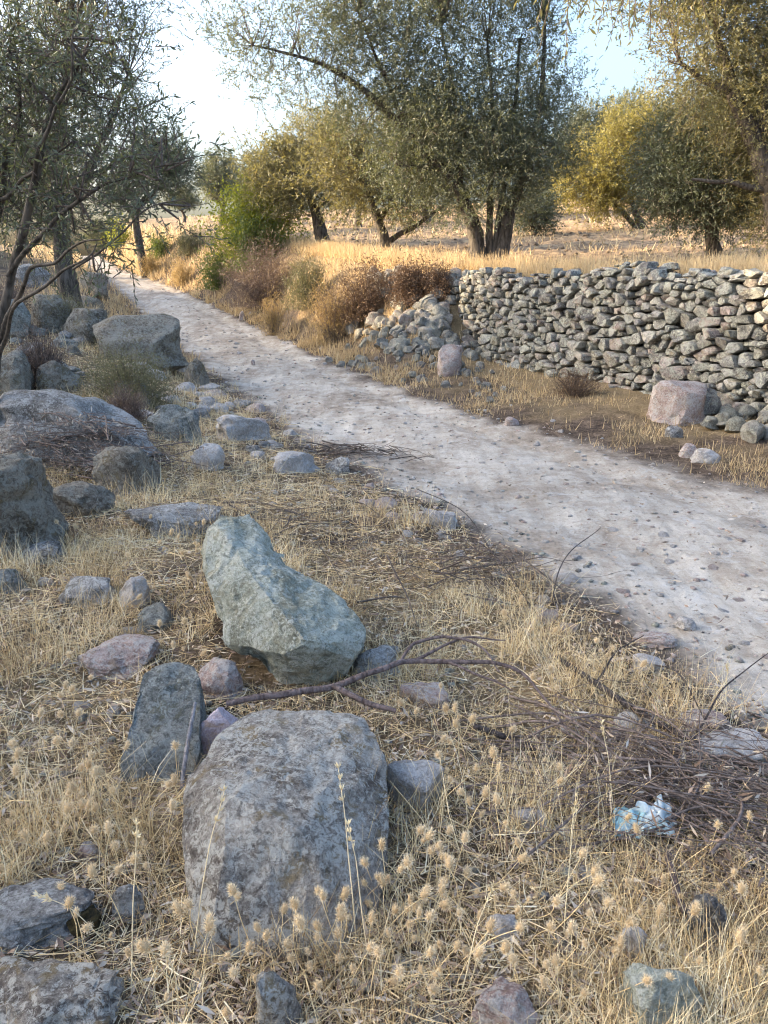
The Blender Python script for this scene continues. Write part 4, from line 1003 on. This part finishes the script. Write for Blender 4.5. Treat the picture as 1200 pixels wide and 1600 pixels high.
stick('fallen_stick', [(868,1040,.03),(930,1090,.04),(1000,1140,.05),(1080,1180,.04),(1192,1226,.02)], (.008,.012,.012,.010,.006), 'char', 'blackened stick slanting across the brush near the track', [([(930,1090,.04),(960,1060,.10),(1000,1040,.13)], (.005,.003,.0015)), ([(1080,1180,.04),(1120,1130,.12),(1190,1100,.2)], (.004,.003,.0015))], 6)
stick('fallen_stick', [(740,1150,.02),(800,1170,.02),(870,1200,.02)], (.009,.010,.008), 'char', 'short dark stick under the dry grass right of the front boulder', (), 7)
stick('fallen_stick', [(1042,1350,.02),(1050,1400,.02),(1066,1446,.02)], (.010,.009,.008), 'stick', 'stubby weathered stick below the blue tissue', (), 8)
for k, (pts, lab) in enumerate([([(860,952,.01),(880,905,.10),(935,870,.16)], 'wiry dark twig sticking up by the track edge'), ([(690,840,.02),(760,900,.14),(840,985,.05)], 'long thin dark twig arching over the straw'), ([(650,770,.02),(720,830,.12),(770,880,.04)], 'thin dark twig near the pale bedrock slab'), ([(1020,1050,.02),(1060,1100,.10),(1120,1180,.03)], 'whip-like twig beside the blackened stick')]):
    stick('fallen_stick', pts, (.003,.0028,.0015), 'char', lab, (), 20+k)

# crumpled tissue
def tissue():
    g = hit(1000, 1318); rr = np.random.default_rng(4); n_ = 26
    a, b = np.meshgrid(np.linspace(-1, 1, n_), np.linspace(-1, 1, n_)); a = a.ravel(); b = b.ravel()
    p3 = np.stack([a, b, a*0], 1)
    FOOT.append((g[0], g[1], .09, .06))
    x = .078*a+.014*fbm3(p3, .5, 1); y = .03*b+.02*fbm3(p3, .6, 2)
    z = .045+.035*np.abs(fbm3(p3, .55, 3, 3))+.02*(b+1)+.05*np.clip(a-.15, 0, 1)*np.clip(b+.4, 0, 1)*(a < .75)-.02*np.clip(-a, 0, 1)
    ix = np.arange(n_*n_).reshape(n_, n_); F = np.stack([ix[:-1, :-1], ix[:-1, 1:], ix[1:, 1:], ix[1:, :-1]], -1).reshape(-1, 4)
    t = np.clip(.5-.6*a*.6+fbm3(p3, .5, 7)*.5, 0, 1)
    o = link('paper_tissue', np_mesh('paper_tissue', np.stack([x, y, z], 1), F, t, False), M['tissue'], loc=g)
    tag(o, 'crumpled light blue and white paper tissue caught in the dry grass', 'tissue')
tissue()

# ------------------------------------------------------------------ dry grass, straw, litter
FT = np.array(FOOT)
def clear_of_stone(x, y, k=1.0):
    m = np.ones(len(x), bool)
    for (a, b, c, d) in FT: m &= ((x-a)/c)**2+((y-b)/d)**2 > k
    return m
def fan(n_, y0, y1, r):
    y = y0*np.exp(r.random(n_)*math.log(y1/y0)); hw = .60*y+.5
    return r.uniform(-1, 1, n_)*hw, y
def grass_near():
    r = np.random.default_rng(77); global rng; rng = r
    # upright and arching stalks in tufts
    def bank(n_):
        y = .95*np.exp(r.random(n_)*math.log(13/.95)); a = -.62*y-.5; b = np.minimum(Ledge(y)+.12, .62*y+.5)
        return a+(b-a)*r.random(n_), y
    x, y = bank(95000)
    tx_, ty_ = bank(3000); j = r.integers(len(tx_), size=70000); rad = .04+.010*ty_[j]
    x = np.concatenate([x, tx_[j]+r.normal(size=70000)*rad*.6]); y = np.concatenate([y, ty_[j]+r.normal(size=70000)*rad*.6])
    fx, fy = [], []
    for (a, b, c, d) in FT:
        if b > 4.5 or b < .7: continue
        k = int(260*c/.25); th = r.uniform(0, 6.283, k); q = r.uniform(.93, 1.25, k); fx.append(a+np.cos(th)*c*q); fy.append(b+np.sin(th)*d*q)
    x = np.concatenate([x]+fx); y = np.concatenate([y]+fy)
    dl, dr = sides(x, y); dns = .42+1.5*fbm2(x, y, .38, 33, 3)
    near_e = sstep(-.05, .5, dl+fbm2(x, y, .4, 8, 2)*.2)
    keep = (r.random(len(x)) < np.clip(dns, .07, 1)*near_e) & (dl > -.1) & clear_of_stone(x, y, .72)
    x, y = x[keep], y[keep]; n_ = len(x); z = H(x, y)-.004
    tall = np.clip(.55+.9*fbm2(x, y, .7, 41, 2), .25, 1.3)
    L = (.06+.20*r.random(n_)**1.7)*tall*(1+.02*y); wd = (.0011+.0018*r.random(n_)**2)*(1+.13*y)
    ang = r.uniform(0, 6.283, n_); lean = np.clip(r.exponential(.55, n_), 0, 3)
    d = np.stack([np.cos(ang)*lean, np.sin(ang)*lean, np.ones(n_)], 1)
    t = np.clip(r.normal(.56, .27, n_)+.35*fbm2(x, y, .4, 44, 2), 0, 1)
    A = ribbons(np.stack([x, y, z], 1), d, L, wd, L*r.uniform(0, .5, n_), t, 2)
    link('dry_grass', np_mesh('dry_grass', *A), M['straw'], kind='stuff')
    # straw lying flat, everywhere on the bank
    x, y = bank(70000); dl, dr = sides(x, y)
    keep = ((dl > -.05) & (r.random(len(x)) < sstep(-.1, .6, dl)*.9+.06)) & clear_of_stone(x, y, .7)
    x, y = x[keep], y[keep]; n_ = len(x); ang = r.uniform(0, 6.283, n_)
    L = (.03+.13*r.random(n_)**1.5)*(1+.03*y); z = H(x, y)+.003+.02*r.random(n_)**2
    d = np.stack([np.cos(ang), np.sin(ang), r.normal(size=n_)*.12+.06], 1)
    A = ribbons(np.stack([x, y, z], 1), d, L, (.0011+.0020*r.random(n_)**2)*(1+.13*y), L*r.uniform(0, .25, n_), np.clip(r.normal(.55, .25, n_), 0, 1), 2)
    link('loose_straw', np_mesh('loose_straw', *A), M['straw'], kind='stuff')
    # olive leaf litter, bits
    x, y = fan(46000, .95, 12, r); dl, dr = sides(x, y)
    keep = ((dl > 0) & (r.random(len(x)) < .9)) | ((dl <= 0) & (dr < .3) & (r.random(len(x)) < .07)); x, y = x[keep], y[keep]; n_ = len(x)
    z = H(x, y)+.004+.01*r.random(n_)
    V = leaves(np.stack([x, y, z], 1), np.stack([r.normal(size=n_), r.normal(size=n_), r.normal(size=n_)*.25], 1), (.014+.036*r.random(n_)**1.5)*(1+.04*y), (.004+.007*r.random(n_))*(1+.06*y), r.random(n_))
    link('leaf_litter', np_mesh('leaf_litter', *V), M['litter'], kind='stuff')
grass_near()
def grass_right():
    r = np.random.default_rng(78); global rng; rng = r
    # verge between track and wall, and the banks farther up
    n_ = 150000; y = 3*np.exp(r.random(n_)*math.log(42/3)); side = r.random(n_) < .72
    off = np.abs(r.normal(size=n_))*1.2+.02
    x = np.where(side, Redge(y)+off, Ledge(y)-off*1.2)
    dl, dr = sides(x, y); wx = wallx(np.clip(y, 1, 14)); front = (y > 13.6) | (x < wx-.05)
    dns = np.clip(.25+.9*fbm2(x, y, .7, 61, 2), .03, 1)*np.where((y < 11) & side, .55, 1)
    keep = front & (r.random(n_) < dns) & ((y > 10) | side) & clear_of_stone(x, y, .8)
    x, y = x[keep], y[keep]; n_ = len(x); z = H(x, y)-.01
    L = (.05+.20*r.random(n_)**1.4)*np.interp(y, [3,9,14,40], [.42,.5,1.0,1.7]); lean = np.clip(r.exponential(.45, n_), 0, 2); ang = r.uniform(0, 6.283, n_)
    d = np.stack([np.cos(ang)*lean, np.sin(ang)*lean, np.ones(n_)], 1)
    A = ribbons(np.stack([x, y, z], 1), d, L, .0022+.0009*y*r.uniform(.6, 1.2, n_), L*r.uniform(0, .4, n_), np.clip(r.normal(.5, .25, n_), 0, 1), 1)
    link('verge_grass', np_mesh('verge_grass', *A), M['gold'], kind='stuff')
    # golden grass along the lip of the terrace
    n_ = 62000; y = 4.5*np.exp(r.random(n_)*math.log(30/4.5)); x = np.where(y < 14, wallx(np.clip(y, 1, 14))+.45, Redge(y)+2.0)+np.abs(r.normal(size=n_))*.65
    keep = r.random(n_) < np.clip(.45+.9*fbm2(x, y, .8, 71, 2), .05, 1); x, y = x[keep], y[keep]; n_ = len(x); z = H(x, y)-.01
    L = (.10+.24*r.random(n_)); lean = np.clip(r.exponential(.25, n_), 0, 1.2); ang = r.uniform(0, 6.283, n_)
    d = np.stack([np.cos(ang)*lean, np.sin(ang)*lean, np.ones(n_)], 1)
    A = ribbons(np.stack([x, y, z], 1), d, L, .002+.0006*y, L*r.uniform(0, .4, n_), np.clip(r.normal(.6, .2, n_), 0, 1), 1)
    link('terrace_grass', np_mesh('terrace_grass', *A), M['gold'], kind='stuff')
    # clods and tufts in the field
    n_ = 20000; y = 11*np.exp(r.random(n_)*math.log(70/11)); x = r.uniform(-.25, .62, n_)*y
    dl, dr = sides(x, y); keep = (dr > 3) & (r.random(n_) < np.clip(.35+fbm2(x, y, 1.6, 81, 2), .03, 1)); x, y = x[keep], y[keep]; n_ = len(x); z = H(x, y)-.01
    ang = r.uniform(0, 6.283, n_); d = np.stack([np.cos(ang)*.6, np.sin(ang)*.6, np.ones(n_)], 1); L = .06+.12*r.random(n_)+.002*y
    A = ribbons(np.stack([x, y, z], 1), d, L, .004+.0012*y, L*.3, np.clip(r.normal(.5, .25, n_), 0, 1), 1)
    link('field_stubble', np_mesh('field_stubble', *A), M['gold'], kind='stuff')
grass_right()
def clods():
    r = np.random.default_rng(44); n_ = 3200; y = 9*np.exp(r.random(n_)*math.log(60/9)); x = r.uniform(-.2, .62, n_)*y
    wx = wallx(np.clip(y, 1, 14)); dl, dr = sides(x, y); keep = (dr > 3) & ((y > 14) | (x > wx+1.6)); x, y = x[keep], y[keep]; n_ = len(x); z = H(x, y)
    s = .015*np.exp(r.random(n_)**2*1.4)*(.7+.035*y); V0, F0 = ico(1)
    vs = V0[None]*(1+r.normal(size=(n_, len(V0), 1))*.22)*(s[:, None]*np.stack([np.ones(n_), r.uniform(.6, 1, n_), r.uniform(.4, .8, n_)], 1))[:, None]
    V = (vs+np.stack([x, y, z+s*.15], 1)[:, None]).reshape(-1, 3); F = (F0[None]+(np.arange(n_)*len(V0))[:, None, None]).reshape(-1, 3)
    link('earth_clods', np_mesh('earth_clods', V, F, r.random(n_).repeat(len(V0))), M['clod'], kind='stuff')
clods()

# fluffy clover seed heads, one thing each
def seed_heads():
    r = np.random.default_rng(91); global rng; rng = r
    protos = []
    for k in range(8):
        hgt = r.uniform(.06, .13); bow = r.normal(size=2)*.02
        c, rad = spline([(0, 0, -.01), (bow[0]*.4, bow[1]*.4, hgt*.6), (bow[0], bow[1], hgt)], (.0012, .0010, .0009), 3)
        v, f = tubes([(c, rad)], 3); st = np_mesh('stalk', v, f, np.full(len(v), .6))
        V, F = ico(2); rx, rz = r.uniform(.0055, .0075), r.uniform(.008, .013)
        core = V*np.array((rx, rx, rz)); nh = 130; u = unit(r.normal(size=(nh, 3))); b = u*np.array((rx, rx, rz))*.9; hd = unit(u+np.array((0, 0, .5))+r.normal(size=(nh, 3))*.25)
        s = unit(np.cross(hd, r.normal(size=(nh, 3))))*.0007; L = (.006+.004*r.random(nh))[:, None]
        hv = np.stack([b-s, b+s, b+hd*L], 1).reshape(-1, 3)
        vv = np.concatenate([core, hv])+np.array((bow[0], bow[1], hgt+rz*.8)); ff = np.concatenate([F, np.arange(nh*3).reshape(-1, 3)+len(core)])
        tn = np.concatenate([np.full(len(core), .25), np.tile((.5, .5, 1.0), nh)])*r.uniform(.75, 1.1)
        protos.append((st, np_mesh('seed_head', vv, ff, np.clip(tn, 0, 1), False)))
    zones = [((0,330),(1180,1600),76,'fluffy seed head in the dry clover left of the front boulder','seed heads left of the front boulder'), ((330,720),(1380,1600),74,'fluffy seed head in the straw in front of the front boulder','seed heads in front of the front boulder'),
             ((600,1200),(1290,1600),88,'fluffy seed head in the straw at the lower right','seed heads in the straw at the lower right'), ((600,960),(1000,1290),44,'fluffy seed head in the grass around the brown branch','seed heads around the brown branch'),
             ((60,340),(760,1180),52,'fluffy seed head in the grass left of the green rock','seed heads left of the green rock')]
    for (xa, xb), (ya, yb), cnt, lab, grp in zones:
        k = 0
        while k < cnt:
            cx, cy = r.uniform(xa, xb), r.uniform(ya, yb)
            for q in range(int(r.integers(1, 5))):
                p = hit(cx+r.normal()*26, cy+r.normal()*18)
                if not clear_of_stone(p[:1], p[1:2], 1.0)[0]: continue
                st, hd = protos[int(r.integers(8))]; s = .5+.85*r.random()**.8
                o = link('clover', st, M['straw'], loc=p); o.scale = (s, s, s); o.rotation_euler = (r.normal()*.38, r.normal()*.38, r.uniform(0, 6)); tag(o, lab, 'seed head', grp)
                link('seed_head', hd, M['fluff'], o); k += 1
seed_heads()
# a few long oat stalks with drooping tops
def oats():
    r = np.random.default_rng(15)
    spec = [((556,1470),(530,1200),'tall dry oat stalk standing in front of the lichened face of the front boulder'), ((575,1500),(545,1290),'shorter dry oat stalk beside the taller one before the front boulder'), ((600,1360),(490,1315),'dry oat stalk bent low across the front boulder'),
            ((300,1500),(350,1235),'long dry stalk crossing the left side of the front boulder'), ((205,1560),(215,1290),'upright pale stalk left of the front boulder'), ((170,1480),(60,1400),'pale stalk bent over the long bluish stone'),
            ((880,1460),(900,1230),'upright pale oat stalk left of the blue tissue'), ((720,1560),(770,1380),'pale oat stalk leaning right at the bottom'), ((1130,1120),(1135,1040),'pale upright stalk at the track edge on the right'), ((960,1290),(940,1130),'oat stalk standing in the twigs at the right')]
    for k, (a, b, lab) in enumerate(spec):
        g = hit(*a); tip = P(b[0], b[1], g[1]-.03); m = (g*.45+tip*.55)+np.array((0, 0, .03)); o = g.copy()
        root = empty('oat_stalk', o, lab, 'dry stalk')
        c, rad = spline([g-o, m-o, tip-o], (.0013, .0011, .0007), 6, .004, k); v, f = tubes([(c, rad)], 4); link('stem', np_mesh('stem', v, f, np.full(len(v), .85)), M['straw'], root)
        n_ = 26; i = r.integers(int(len(c)*.72), len(c), n_); dd = np.gradient(c, axis=0)[i]; 
        V, F, T = leaves(c[i], unit(dd)+r.normal(size=(n_, 3))*.35, np.full(n_, .016), np.full(n_, .004), r.uniform(.6, 1, n_)); link('seed_spike', np_mesh('seed_spike', V, F, T), M['straw'], root)
oats()
